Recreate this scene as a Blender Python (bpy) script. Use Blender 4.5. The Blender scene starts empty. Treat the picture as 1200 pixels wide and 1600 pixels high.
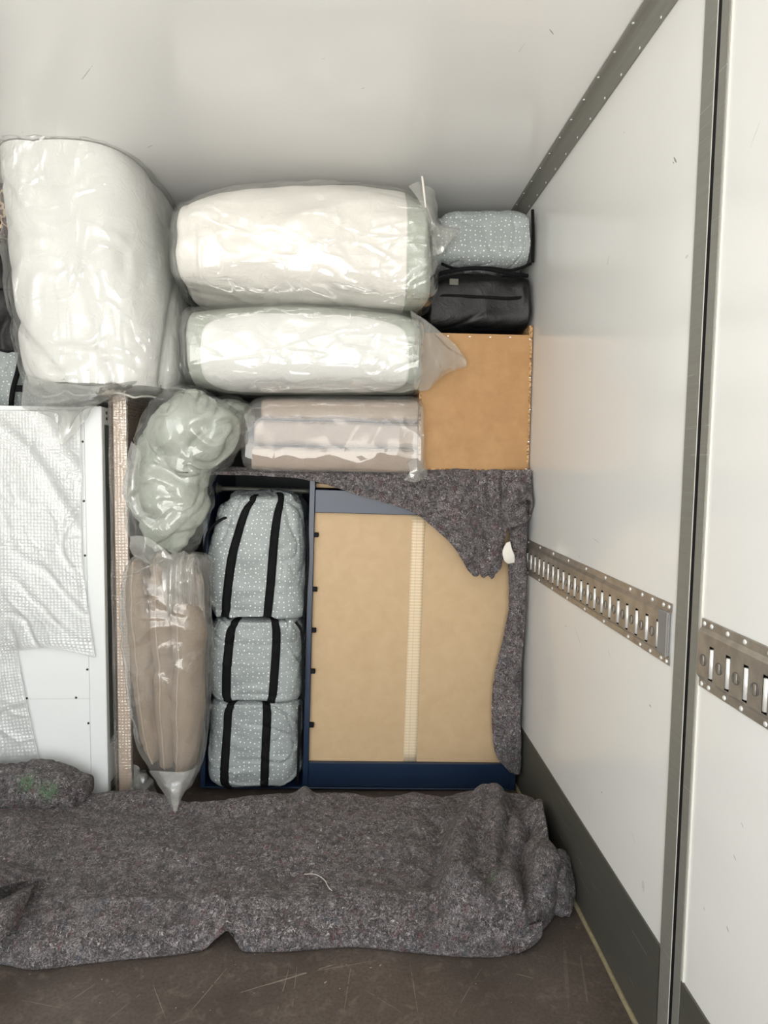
import bpy, bmesh, math, random
import numpy as np
from mathutils import Vector, Matrix

random.seed(7)
rng = np.random.default_rng(11)
C = bpy.context.scene.collection
sc = bpy.context.scene

# ------------------------------------------------------------------ camera
F = 1040.0                       # focal length in pixels of the 1200x1600 frame
CAM = np.array((0.0, 0.0, 1.24))
_ey = np.array((-50 / F, 80 / F, -1.0)); _ey /= np.linalg.norm(_ey)
_ez = np.array((0.0105, 1.0, 0.0)); _ez = _ez - _ey * _ez.dot(_ey); _ez /= np.linalg.norm(_ez)
_ex = np.cross(_ey, _ez)
RC = np.array([_ex, _ey, _ez])   # camera -> world
cd = bpy.data.cameras.new('camera'); cam = bpy.data.objects.new('camera', cd); C.objects.link(cam)
cd.sensor_width = 36; cd.lens = F / 1600 * 36; cd.clip_start = 0.02
m4 = Matrix.Identity(4)
for i in range(3):
    for j in range(3): m4[i][j] = RC[i, j]
    m4[i][3] = CAM[i]
cam.matrix_world = m4
sc.camera = cam

def at(px, py, Y):
    """World point seen at a photo pixel, at true depth Y along the truck."""
    v = RC @ np.array(((px - 600) / F, (800 - py) / F, -1.0))
    return CAM + v * (Y / v[1])

# ------------------------------------------------------------------ world, light, exposure
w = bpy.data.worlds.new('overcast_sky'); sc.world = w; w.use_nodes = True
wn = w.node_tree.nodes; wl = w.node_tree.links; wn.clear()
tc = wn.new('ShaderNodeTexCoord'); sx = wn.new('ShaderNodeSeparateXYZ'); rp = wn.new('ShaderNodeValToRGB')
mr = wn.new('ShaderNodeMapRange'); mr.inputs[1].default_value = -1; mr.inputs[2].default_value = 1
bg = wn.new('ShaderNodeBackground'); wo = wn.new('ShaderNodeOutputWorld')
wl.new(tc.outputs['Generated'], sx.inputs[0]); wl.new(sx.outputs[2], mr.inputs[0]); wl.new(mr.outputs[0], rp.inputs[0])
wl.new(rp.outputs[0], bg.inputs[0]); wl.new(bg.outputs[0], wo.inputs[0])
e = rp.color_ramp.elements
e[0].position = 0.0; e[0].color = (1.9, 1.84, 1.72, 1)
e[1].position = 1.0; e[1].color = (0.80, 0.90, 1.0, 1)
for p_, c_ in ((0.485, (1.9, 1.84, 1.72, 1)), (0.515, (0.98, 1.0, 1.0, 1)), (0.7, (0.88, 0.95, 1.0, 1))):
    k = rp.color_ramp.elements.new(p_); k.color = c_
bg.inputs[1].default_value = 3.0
XL, XR, YB, YO, ZC = -1.75, 0.65, 3.9, -1.6, 2.225     # truck body: left, right, bulkhead, rear opening, ceiling
al = bpy.data.lights.new('rear_opening', 'AREA'); al.shape = 'RECTANGLE'; al.size = XR - XL; al.size_y = ZC
al.cycles.is_portal = True                                # daylight enters through the open rear of the truck
alo = bpy.data.objects.new('rear_opening', al); C.objects.link(alo)
alo.location = ((XL + XR) / 2, YO, ZC / 2); alo.rotation_euler = (math.radians(90), 0, 0)
sc.view_settings.view_transform = 'Standard'; sc.view_settings.look = 'None'
sc.view_settings.exposure = 0.6; sc.view_settings.gamma = 1.0
sc.view_settings.use_curve_mapping = False
sc.cycles.transparent_max_bounces = 18; sc.cycles.max_bounces = 10; sc.cycles.diffuse_bounces = 6
sc.cycles.glossy_bounces = 4; sc.cycles.caustics_reflective = False; sc.cycles.caustics_refractive = False
sc.cycles.use_denoising = True; sc.cycles.use_adaptive_sampling = True; sc.cycles.adaptive_threshold = 0.015

# ------------------------------------------------------------------ node helpers, materials
def srgb(r, g, b):
    f = lambda c: (c / 255 / 12.92) if c <= 10 else ((c / 255 + 0.055) / 1.055) ** 2.4
    return (f(r), f(g), f(b), 1)

class NT:
    def __init__(s, name):
        s.m = bpy.data.materials.new(name); s.m.use_nodes = True
        s.n = s.m.node_tree.nodes; s.l = s.m.node_tree.links; s.n.clear()
        s.out = s.n.new('ShaderNodeOutputMaterial')
    def add(s, t, ins=None, **kw):
        nd = s.n.new('ShaderNode' + t)
        for k, v in kw.items(): setattr(nd, k, v)
        for k, v in (ins or {}).items():
            if hasattr(v, 'is_output'): s.l.new(v, nd.inputs[k])
            else: nd.inputs[k].default_value = v
        return nd
    def coord(s, kind='Object', scale=(1, 1, 1), rot=(0, 0, 0)):
        t = s.add('TexCoord')
        return s.add('Mapping', {'Vector': t.outputs[kind], 'Scale': scale, 'Rotation': rot}).outputs[0]
    def noise(s, vec, scale, detail=3, dist=0.0, rough=0.55):
        return s.add('TexNoise', {'Vector': vec, 'Scale': scale, 'Detail': detail, 'Distortion': dist, 'Roughness': rough}).outputs['Fac']
    def ramp(s, fac, stops, interp='LINEAR'):
        nd = s.add('ValToRGB', {0: fac}); cr = nd.color_ramp; cr.interpolation = interp
        while len(cr.elements) < len(stops): cr.elements.new(0.5)
        for el, (p, c) in zip(cr.elements, stops):
            el.position = p; el.color = c if len(c) == 4 else (*c, 1)
        return nd.outputs[0]
    def math(s, op, a, b=0.0, clamp=False):
        return s.add('Math', {0: a, 1: b}, operation=op, use_clamp=clamp).outputs[0]
    def mix(s, fac, a, b):
        nd = s.add('Mix', data_type='RGBA'); 
        for k, v in ((0, fac), (6, a), (7, b)):
            if hasattr(v, 'is_output'): s.l.new(v, nd.inputs[k])
            else: nd.inputs[k].default_value = v
        return nd.outputs[2]
    def bump(s, h, strength=0.3, dist=0.01, normal=None):
        i = {'Height': h, 'Strength': strength, 'Distance': dist}
        if normal is not None: i['Normal'] = normal
        return s.add('Bump', i).outputs[0]
    def pbr(s, color, rough=0.5, spec=0.5, metal=0.0, normal=None, **ins):
        i = {'Base Color': color, 'Roughness': rough, 'Specular IOR Level': spec, 'Metallic': metal}
        if normal is not None: i['Normal'] = normal
        i.update(ins)
        b = s.add('BsdfPrincipled', i)
        s.l.new(b.outputs[0], s.out.inputs[0]); return s.m

def plain(name, col, rough=0.5, spec=0.5, metal=0.0, bump=0.0, bscale=80, var=0.0):
    t = NT(name); c = t.coord(); n = t.noise(c, bscale, 4)
    col2 = tuple(x * (1 - var) for x in col[:3]) + (1,)
    colr = t.ramp(n, [(0.35, col2), (0.65, col)])
    return t.pbr(colr, rough, spec, metal, t.bump(n, bump, 0.004) if bump else None)

def mat_wall(name, col, rough, wear, marks=(), flat=False):
    t = NT(name); c = t.coord()
    big = t.noise(c, 1.3, 2)
    base = t.ramp(big, [(0.3, tuple(x * 0.97 for x in col[:3])), (0.7, col[:3])])
    # scuffs: dark dashes at their own places on the panel, ragged by noise
    rag = t.noise(t.coord('Object', (1, 1, 1)), 90, 3)
    for (my, mz, ln, wd_, an, dk) in marks:
        t_ = t.add('TexCoord')
        q = t.add('VectorMath', {0: t_.outputs['Object'], 1: ((0, my, mz) if not flat else (my, mz, 0))}, operation='SUBTRACT').outputs[0]
        q = t.add('Mapping', {'Vector': q, 'Rotation': (an, 0, 0) if not flat else (0, 0, an)}).outputs[0]
        q = t.add('Mapping', {'Vector': q, 'Scale': (0, 1 / ln, 1 / wd_) if not flat else (1 / ln, 1 / wd_, 0)}).outputs[0]
        d = t.add('VectorMath', {0: q}, operation='LENGTH').outputs['Value']
        k = t.math('LESS_THAN', t.math('ADD', d, t.math('MULTIPLY', rag, 1.1)), 1.0 + .25)
        base = t.mix(t.math('MULTIPLY', k, wear * dk), base, (0.09, 0.09, 0.09, 1))
    sm = t.noise(t.coord('Object', (1, 9, 7), (0.6, 0, 0)), 1.5, 4)
    base = t.mix(t.math('MULTIPLY', t.math('GREATER_THAN', sm, 0.74), 0.18), base, (0.35, 0.34, 0.31, 1))
    bn = t.bump(t.noise(t.coord('Object', (1, 1, 4)), 1.6, 1), 0.05, 0.05)
    return t.pbr(base, rough, 0.5, 0, bn)

M = {}
def on_plane(px, py, ax, v):
    d = RC @ np.array(((px - 600) / F, (800 - py) / F, -1.0)); return CAM + d * ((v - CAM[ax]) / d[ax])
_wm = []
for px, py, ln, wd_, an, dk in ((1055, 250, .016, .003, -.9, .9), (1052, 254, .008, .0015, -.8, .9), (1073, 401, .008, .004, 0, .3), (975, 207, .003, .002, 0, .6), (884, 978, .004, .003, .6, .9), (903, 995, .05, .0014, -.62, .45), (952, 1022, .018, .0012, -.7, .5),
                             (1016, 1103, .006, .0022, -.5, .9), (940, 1238, .004, .003, .9, .8), (1005, 1384, .010, .016, 0, .22), (932, 845, .035, .0022, -.15, .25), (1148, 1340, .008, .002, -.7, .6), (1137, 1452, .006, .002, -.8, .7), (846, 1088, .02, .0015, -.9, .4),
                             (1160, 1290, .006, .0016, -.8, .5), (990, 1310, .02, .0012, -.7, .35), (920, 1265, .02, .0012, -.9, .4), (1180, 210, .03, .0012, .9, .3), (905, 870, .012, .002, -.2, .3), (1100, 1420, .004, .004, 0, .25), (950, 930, .004, .002, -.9, .4)):
    q_ = on_plane(px, py, 0, XR); _wm.append((q_[1], q_[2], ln, wd_, an, dk))
_cm = []
for px, py, ln, wd_, an, dk in ((862, 50, .016, .002, -.9, .9), (135, 115, .06, .0016, .9, .8), (234, 229, .02, .0018, .7, .9), (567, 138, .012, .0015, .6, .7), (815, 75, .03, .001, 1.4, .5), (35, 207, .004, .003, 0, .7), (505, 92, .008, .001, .6, .5)):
    q_ = on_plane(px, py, 2, ZC); _cm.append((q_[0], q_[1], ln, wd_, an, dk))
M['wall'] = mat_wall('white_laminate', (0.83, 0.83, 0.815), 0.13, 0.75, _wm)
M['ceiling'] = mat_wall('white_ceiling_laminate', (0.90, 0.90, 0.89), 0.13, 0.6, _cm, True)
M['bulkhead'] = plain('bulkhead_gap_shade', (0.02, 0.02, 0.02, 1), 0.7)  # near-black colour stands in for deep shade in the gaps between bags
M['seal'] = plain('white_seal', srgb(205, 203, 195), 0.4)

def mat_metal(name, col, rough, streak=0.12, metal=0.85):
    t = NT(name); c = t.coord('Object', (60, 1.2, 60))
    n = t.noise(c, 3.0, 5)
    colr = t.ramp(n, [(0.3, tuple(x * (1 - streak) for x in col[:3])), (0.7, col[:3])])
    sc_ = t.noise(t.coord('Object', (3, 2, 70), (0.12, 0, 0)), 2.2, 2)
    colr = t.mix(t.math('MULTIPLY', t.math('GREATER_THAN', sc_, 0.70), 0.22), colr, (0.6, 0.6, 0.57, 1))
    return t.pbr(colr, rough, 0.5, metal, t.bump(n, 0.08, 0.002))
M['alu'] = mat_metal('anodised_aluminium', srgb(140, 139, 132), 0.5, 0.1, 0.25)
M['kick'] = mat_metal('kick_plate_aluminium', srgb(96, 95, 88), 0.48, 0.15, 0.35)
M['rail'] = plain('galvanised_rail_steel', srgb(176, 168, 157), 0.32, 0.5, 0.6, 0.05, 30, 0.25)
M['zinc'] = plain('bright_zinc', srgb(232, 232, 230), 0.3, 0.6, 0.35)
M['black'] = plain('black_void', (0.006, 0.006, 0.007, 1), 0.7, 0.2)
M['sealant'] = plain('cream_sealant', srgb(150, 140, 112), 0.6, 0.3, 0, 0.3, 60, 0.3)

def floor_pt(px, py):
    d = RC @ np.array(((px - 600) / F, (800 - py) / F, -1.0)); return CAM - d * (CAM[2] / d[2])
_fs = []
for ax_, ay_, bx_, by_, wd_, dk in ((345, 1560, 545, 1500, .0014, .5), (545, 1500, 400, 1545, .001, .4), (290, 1590, 365, 1500, .001, .45), (430, 1592, 455, 1500, .001, .4), (455, 1590, 465, 1500, .0009, .35), (500, 1580, 520, 1560, .0012, .7), (640, 1500, 655, 1595, .001, .35),
                                (535, 1595, 550, 1500, .0008, .4), (812, 1460, 815, 1500, .0015, .3), (905, 1480, 920, 1580, .004, .14), (880, 1450, 890, 1600, .006, .10), (800, 1520, 840, 1530, .0012, .5), (100, 1570, 160, 1530, .0009, .4), (160, 1600, 230, 1545, .0009, .35), (20, 1560, 120, 1580, .0008, .3),
                                (390, 1535, 620, 1495, .0008, .35), (700, 1600, 760, 1500, .0009, .3), (560, 1540, 640, 1590, .0008, .3), (236, 1530, 262, 1600, .0009, .35), (506, 1537, 512, 1532, .002, .8), (592, 1510, 597, 1506, .0022, .8), (577, 1512, 582, 1512, .0018, .7)):
    _a, _b = floor_pt(ax_, ay_), floor_pt(bx_, by_); _fs.append((_a[0], _a[1], _b[0], _b[1], wd_, dk))
def mat_floor(scr):
    t = NT('phenolic_plywood_floor'); c = t.coord()
    n = t.noise(c, 5, 5); n2 = t.noise(c, 130, 2)
    col = t.ramp(n, [(0.3, srgb(76, 67, 61)), (0.7, srgb(97, 87, 81))])
    col = t.mix(t.math('MULTIPLY', t.math('SUBTRACT', n2, 0.38), 1.6, True), col, srgb(54, 46, 42))
    col = t.mix(t.ramp(t.noise(c, 30, 4, 0.6), [(0.55, (0, 0, 0)), (0.75, (0.35, 0.35, 0.35))]), col, srgb(140, 128, 118))
    rag = t.noise(c, 60, 3); rag2 = t.noise(c, 14, 2)
    for (x0, y0, x1, y1, wd_, dk) in scr:
        ln = math.hypot(x1 - x0, y1 - y0) / 2; an = math.atan2(y1 - y0, x1 - x0)
        q = t.add('VectorMath', {0: t.add('TexCoord').outputs['Object'], 1: ((x0 + x1) / 2, (y0 + y1) / 2, 0)}, operation='SUBTRACT').outputs[0]
        q = t.add('Mapping', {'Vector': q, 'Rotation': (0, 0, -an)}).outputs[0]
        q = t.add('Mapping', {'Vector': q, 'Scale': (1 / ln, 1 / wd_, 0)}).outputs[0]
        d = t.add('VectorMath', {0: q}, operation='LENGTH').outputs['Value']
        k = t.math('LESS_THAN', t.math('ADD', d, t.math('MULTIPLY', rag, 0.8)), 1.15)
        col = t.mix(t.math('MULTIPLY', t.math('MULTIPLY', k, dk), t.math('GREATER_THAN', rag2, 0.42)), col, srgb(178, 166, 152))
    v = t.add('TexVoronoi', {'Vector': c, 'Scale': 26.0}, feature='F1').outputs['Distance']
    col = t.mix(t.math('MULTIPLY', t.math('LESS_THAN', v, 0.04), 0.6), col, srgb(190, 180, 165))
    g = t.add('TexWave', {'Vector': t.coord('Object', (1, 1, 1), (0, 0, 0.785)), 'Scale': 90.0, 'Distortion': 1.0}).outputs['Fac']
    return t.pbr(col, 0.42, 0.45, 0, t.bump(g, 0.10, 0.002))
M['floor'] = mat_floor(_fs)

def mat_felt():
    t = NT('recycled_felt'); c = t.coord()
    wp = t.add('TexNoise', {'Vector': c, 'Scale': 45.0, 'Detail': 2.0}).outputs['Color']
    cw = t.add('VectorMath', {0: c, 1: t.add('VectorMath', {0: wp, 3: 0.030}, operation='SCALE').outputs[0]}, operation='ADD').outputs[0]
    n1 = t.noise(cw, 120, 6, 1.6, 0.72)
    col = t.ramp(n1, [(0.385, srgb(12, 10, 11)), (0.465, srgb(60, 53, 54)), (0.535, srgb(104, 94, 95)), (0.595, srgb(172, 162, 163)), (0.655, srgb(250, 245, 246))])
    hue = t.add('TexNoise', {'Vector': cw, 'Scale': 42.0, 'Detail': 3.0}).outputs['Fac']
    col = t.mix(t.ramp(hue, [(0.58, (0, 0, 0)), (0.68, (0.5, 0.5, 0.5))]), col, srgb(112, 44, 50))
    hue2 = t.add('TexNoise', {'Vector': t.coord('Object', (1, 1, 1), (1, 2, 0.4)), 'Scale': 30.0, 'Detail': 3.0}).outputs['Fac']
    col = t.mix(t.ramp(hue2, [(0.60, (0, 0, 0)), (0.72, (0.6, 0.6, 0.6))]), col, srgb(62, 70, 88))
    big = t.noise(c, 7, 3)
    col = t.mix(t.ramp(big, [(0.40, (0.34, 0.34, 0.34)), (0.64, (0, 0, 0))]), col, srgb(58, 50, 50))
    # thin pale fibres: zero lines of a warped fine noise
    for k, (s_, r_) in enumerate(((85, 0.3), (120, 1.7))):
        f = t.noise(t.coord('Object', (1, 1, 1), (r_, r_ * 2, r_)), s_, 1, 2.2)
        ln = t.math('LESS_THAN', t.math('ABSOLUTE', t.math('SUBTRACT', f, 0.5)), 0.022)
        gt = t.math('GREATER_THAN', t.noise(t.coord('Object', (1, 1, 1), (0, r_, 0)), 38, 3), 0.53)
        col = t.mix(t.math('MULTIPLY', t.math('MULTIPLY', ln, gt), 0.62), col, srgb(205, 196, 198))
    st = t.add('Attribute', attribute_name='stain').outputs['Fac']
    gm = t.math('MULTIPLY', st, t.math('GREATER_THAN', t.noise(c, 110, 3, 0.8), 0.47))
    col = t.mix(t.math('MULTIPLY', gm, 0.62, True), col, srgb(84, 140, 78))
    b1 = t.bump(n1, 1.0, 0.010)
    b2 = t.bump(t.noise(c, 60, 4), 0.5, 0.012, b1)
    return t.pbr(col, 0.95, 0.15, 0, b2, **{'Sheen Weight': 0.25, 'Sheen Roughness': 0.6})
M['felt'] = mat_felt()

def mat_plastic(name, haze, tint=(0.985, 0.99, 0.985, 1), crinkle=0.5, cscale=1.0, bubbles=0.0, rough=0.08, aniso=(1, 1, 1), gloss=1.35, milk=(0.95, 0.96, 0.95, 1), fold=1.0, cap=0.24):
    t = NT(name); c = t.coord('Object', tuple(a * cscale for a in aniso)); c0 = t.coord('Object', (cscale,) * 3)
    def warp(vec, s_, k_):
        wv = t.add('TexNoise', {'Vector': vec, 'Scale': s_, 'Detail': 2.0}).outputs['Color']
        return t.add('VectorMath', {0: vec, 1: t.add('VectorMath', {0: wv, 3: k_}, operation='SCALE').outputs[0]}, operation='ADD').outputs[0]
    def ridge(vec, s_, wd_, d_=1.0):
        n = t.noise(vec, s_, d_, 0.3)
        r = t.math('MULTIPLY', t.math('ABSOLUTE', t.math('SUBTRACT', n, 0.5)), 1 / wd_, True)
        return t.math('SUBTRACT', 1.0, r)
    cw = warp(c, 4.0, 0.16); cv = warp(c0, 7.0, 0.10)
    r1 = ridge(cw, 8.0, 0.06); r2 = ridge(cv, 6.0, 0.035)
    v1 = t.add('TexVoronoi', {'Vector': cv, 'Scale': 17.0, 'Randomness': 1.0}, feature='F1').outputs['Distance']
    gate = t.ramp(t.noise(c0, 4.5, 2), [(0.50, (0, 0, 0)), (0.66, (1, 1, 1))])
    v1 = t.math('MULTIPLY', v1, gate)
    g2 = t.ramp(t.noise(c0, 2.7, 2), [(0.40, (0.12, 0.12, 0.12)), (0.62, (1, 1, 1))])
    nm = t.bump(t.math('MULTIPLY', r1, g2), fold * 0.42, 0.009)
    nm = t.bump(t.math('MULTIPLY', r2, g2), fold * 0.42, 0.006, nm)
    nm = t.bump(v1, crinkle * 0.75, 0.018, nm)
    nm = t.bump(t.noise(cv, 30, 3, 0.8), crinkle * 0.35, 0.006, nm)
    hz = t.math('MULTIPLY', t.ramp(t.noise(c, 7, 3), [(0.3, (0.65, 0.65, 0.65)), (0.75, (1.35, 1.35, 1.35))]), haze)
    if bubbles:
        cb = t.coord('UV', (1, 1, 1))
        vb = t.add('TexVoronoi', {'Vector': cb, 'Scale': 1 / 0.0115, 'Randomness': 0.15}, feature='SMOOTH_F1').outputs['Distance']
        bb = t.math('SUBTRACT', 1.0, t.math('POWER', t.math('MULTIPLY', vb, 1.75, True), 2.0))
        nm = t.bump(bb, bubbles, 0.0026, nm)
    fr = t.add('Fresnel', {'IOR': 1.5}).outputs[0]
    tr = t.add('BsdfTransparent', {'Color': tint})
    df = t.add('BsdfDiffuse', {'Color': milk}); tl = t.add('BsdfTranslucent', {'Color': milk})
    ms = t.add('MixShader', {0: 0.45, 1: df.outputs[0], 2: tl.outputs[0]})
    a = t.add('MixShader', {0: t.math('MINIMUM', hz, 1.0), 1: tr.outputs[0], 2: ms.outputs[0]})
    gl = t.add('BsdfGlossy', {'Color': (1, 1, 1, 1), 'Roughness': rough, 'Normal': nm})
    b = t.add('MixShader', {0: t.math('MINIMUM', t.math('MULTIPLY', fr, gloss), cap), 1: a.outputs[0], 2: gl.outputs[0]})
    t.l.new(b.outputs[0], t.out.inputs[0]); return t.m
M['film'] = mat_plastic('clear_polythene_film', 0.08)
M['film_long'] = mat_plastic('polythene_film_vertical', 0.05, fold=1.7, aniso=(1.6, 1.6, 0.45), crinkle=0.55)
M['film_wide'] = mat_plastic('polythene_film_horizontal', 0.05, aniso=(0.5, 1.4, 1.5), crinkle=0.5)
M['film_milky'] = mat_plastic('milky_polythene_film', 0.22, crinkle=0.35, fold=0.7, aniso=(1.5, 1.5, 0.6), milk=(0.80, 0.79, 0.76, 1))
M['film_smooth'] = mat_plastic('smooth_polythene_film', 0.20, crinkle=0.06, fold=0.25, cscale=0.6, rough=0.05, milk=(0.82, 0.80, 0.78, 1))
M['bubble'] = mat_plastic('bubble_wrap_film', 0.42, crinkle=0.3, bubbles=1.0, cscale=0.7, rough=0.10, gloss=3.2, cap=0.32, milk=(0.97, 0.98, 0.98, 1))

def mat_fabric(name, col, rough=0.9, fine=0.1, var=0.05, spec=0.15):
    t = NT(name); c = t.coord(); n = t.noise(c, 9, 4); f = t.noise(c, 420, 2)
    colr = t.ramp(n, [(0.3, tuple(x * (1 - var) for x in col[:3])), (0.7, col[:3])])
    wr = t.noise(t.coord('Object', (1, 1, 1.3)), 16, 3, 1.2)
    wr = t.math('ABSOLUTE', t.math('SUBTRACT', wr, 0.5))
    nb = t.bump(wr, min(0.45, fine * 3.0), 0.020 if col[0] > 0.05 else 0.006)
    return t.pbr(colr, rough, spec, 0, t.bump(t.math('ADD', t.math('MULTIPLY', n, 3.0), f), fine, 0.004, nb))
M['white_cotton'] = mat_fabric('white_cotton', (0.77, 0.745, 0.70, 1))
M['white_cotton_cool'] = mat_fabric('white_cotton_cool', (0.77, 0.765, 0.745, 1))
M['sage'] = mat_fabric('sage_cotton', srgb(174, 179, 169), 0.88, 0.15, 0.06)
M['taupe'] = mat_fabric('taupe_canvas', srgb(166, 149, 135), 0.9, 0.2, 0.06)
M['taupe_pipe'] = mat_fabric('taupe_piping', srgb(112, 99, 92), 0.9, 0.2, 0.06)
M['taupe_long'] = mat_fabric('taupe_velvet', srgb(160, 141, 122), 0.85, 0.2, 0.10)
M['taupe_light'] = mat_fabric('pale_taupe_piping', srgb(186, 168, 150))
M['black_cloth'] = mat_fabric('black_nylon', (0.004, 0.004, 0.0045, 1), 0.45, 0.25, 0.3, 0.4)
M['black_strap'] = mat_fabric('black_webbing', (0.006, 0.006, 0.007, 1), 0.75, 0.2, 0.3, 0.15)

def mat_dots():
    t = NT('spotted_storage_fabric'); uv = t.coord('UV', (1, 1, 1))
    v = t.add('TexVoronoi', {'Vector': uv, 'Scale': 1 / 0.0178, 'Randomness': 0.62}, feature='F1', voronoi_dimensions='2D')
    r = t.add('SeparateColor', {0: v.outputs['Color']}).outputs[0]
    th = t.math('ADD', 0.085, t.math('MULTIPLY', r, 0.075))
    k = t.math('LESS_THAN', v.outputs['Distance'], th)
    n = t.noise(t.coord(), 6, 3)
    base = t.ramp(n, [(0.3, srgb(143, 150, 150)), (0.7, srgb(155, 162, 162))])
    col = t.mix(k, base, srgb(228, 230, 228))
    cr = t.noise(t.coord('Object', (1, 1, 1.4)), 14, 4, 0.7)
    return t.pbr(col, 0.42, 0.4, 0, t.bump(cr, 0.35, 0.012))
M['dots'] = mat_dots()

def mat_board(name, a, b, rough=0.6):
    t = NT(name); c = t.coord()
    n = t.noise(c, 22, 5, 0.4); n2 = t.noise(c, 130, 3)
    col = t.ramp(n, [(0.3, a), (0.7, b)])
    col = t.mix(t.math('MULTIPLY', t.math('GREATER_THAN', n2, 0.66), 0.18), col, tuple(x * 1.25 for x in b[:3]) + (1,))
    return t.pbr(col, rough, 0.35, 0, t.bump(n2, 0.04, 0.002))
M['hardboard'] = mat_board('beige_hardboard', srgb(194, 166, 130), srgb(201, 174, 138))
M['hardboard_brown'] = mat_board('brown_hardboard', srgb(168, 129, 86), srgb(179, 140, 96))
def mat_chip():
    t = NT('raw_chipboard_edge'); c = t.coord()
    v = t.add('TexVoronoi', {'Vector': c, 'Scale': 160.0}, feature='F1').outputs['Color']
    r = t.add('SeparateColor', {0: v}).outputs[0]
    return t.pbr(t.ramp(r, [(0.0, srgb(120, 90, 60)), (0.5, srgb(178, 140, 98)), (1.0, srgb(214, 180, 138))]), 0.85, 0.2)
M['chip'] = mat_chip()
M['navy'] = plain('navy_lacquer', (0.010, 0.024, 0.058, 1), 0.33, 0.5, 0, 0.02, 200, 0.1)
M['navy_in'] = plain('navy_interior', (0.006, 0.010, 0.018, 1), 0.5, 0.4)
M['white_gloss'] = plain('white_melamine', (0.82, 0.845, 0.85, 1), 0.25, 0.5, 0, 0.0, 3, 0.02)
M['grey_side'] = plain('grey_side_panel', srgb(150, 158, 152), 0.5)
M['dark_screw'] = plain('dark_screw', (0.01, 0.01, 0.01, 1), 0.4)
M['paper'] = plain('white_paper', srgb(226, 222, 214), 0.7)
M['thread'] = plain('pale_thread', srgb(225, 220, 212), 0.8)

def mat_tape():
    t = NT('ribbed_joint_tape'); sxyz = t.add('SeparateXYZ', {0: t.add('TexCoord').outputs['UV']})
    ln = t.math('GREATER_THAN', t.math('FRACT', t.math('MULTIPLY', sxyz.outputs[1], 1 / 0.0115)), 0.70)
    lw = t.math('ABSOLUTE', t.math('SUBTRACT', sxyz.outputs[0], 0.02))
    mid = t.math('LESS_THAN', lw, 0.001)
    n = t.noise(t.coord('Object', (1, 1, 1)), 4, 2)
    fade = t.add('MapRange', {0: sxyz.outputs[1], 1: 0.15, 2: 0.75, 3: 0.75, 4: 0.22}).outputs[0]
    base = t.mix(fade, srgb(228, 208, 176), srgb(212, 184, 144))
    base = t.mix(t.math('MULTIPLY', ln, 0.75), base, srgb(236, 222, 200))
    base = t.mix(t.math('MULTIPLY', mid, 0.4), base, srgb(180, 155, 120))
    return t.pbr(base, 0.35, 0.5, 0, t.bump(ln, 0.3, 0.002))
M['tape'] = mat_tape()
def mat_damask():
    t = NT('damask_print'); c = t.coord('Object', (1, 1, 1))
    n = t.noise(c, 11, 1, 2.5)
    k = t.math('LESS_THAN', t.math('ABSOLUTE', t.math('SUBTRACT', n, 0.5)), 0.06)
    return t.pbr(t.mix(k, srgb(58, 22, 30), srgb(205, 185, 160)), 0.8, 0.2)
M['damask'] = mat_damask()
M['kraft'] = plain('beige_wrapped_board', srgb(226, 202, 180), 0.6, 0.3, 0, 0.1, 60, 0.08)

# ------------------------------------------------------------------ numpy noise
_perm = rng.permutation(512); _perm = np.concatenate([_perm, _perm, _perm])
_gr = rng.normal(size=(512, 3)); _gr /= np.linalg.norm(_gr, axis=1)[:, None]
def pn(P, s=1.0, seed=0):
    """Gradient noise about -0.7..0.7 at points P."""
    Q = np.asarray(P, float) * np.asarray(s, float) + seed * 13.37 + 200.0
    I = np.floor(Q).astype(int); f = Q - I; I &= 511
    u = f * f * f * (f * (f * 6 - 15) + 10)
    def g(a, b, c):
        h = _perm[_perm[_perm[(I[..., 0] + a) & 511] + ((I[..., 1] + b) & 511)] + ((I[..., 2] + c) & 511)] & 511
        return (_gr[h] * (f - np.array((a, b, c)))).sum(-1)
    L = lambda a, b, t: a + (b - a) * t
    x00 = L(g(0, 0, 0), g(1, 0, 0), u[..., 0]); x10 = L(g(0, 1, 0), g(1, 1, 0), u[..., 0])
    x01 = L(g(0, 0, 1), g(1, 0, 1), u[..., 0]); x11 = L(g(0, 1, 1), g(1, 1, 1), u[..., 0])
    return L(L(x00, x10, u[..., 1]), L(x01, x11, u[..., 1]), u[..., 2])
def fbm(P, s, o=3, seed=0):
    return sum(pn(P, np.asarray(s, float) * 2 ** k, seed + k) * 0.5 ** k for k in range(o))
def crease(P, s, seed=0, w=0.06, warp=0.25):
    """Thin ridge lines along the zero set of a warped stretched noise."""
    P = np.asarray(P, float); s = np.asarray(s, float)
    W = np.stack([pn(P, 4.0, seed + 31 + k) for k in range(3)], -1) * warp * 0.3
    n = pn((P + W) * s, 1.0, seed)
    g = np.clip(pn(P, 5.0, seed + 77) * 1.6 + 0.55, 0, 1)
    return np.exp(-(n / w) ** 2) * g

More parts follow.
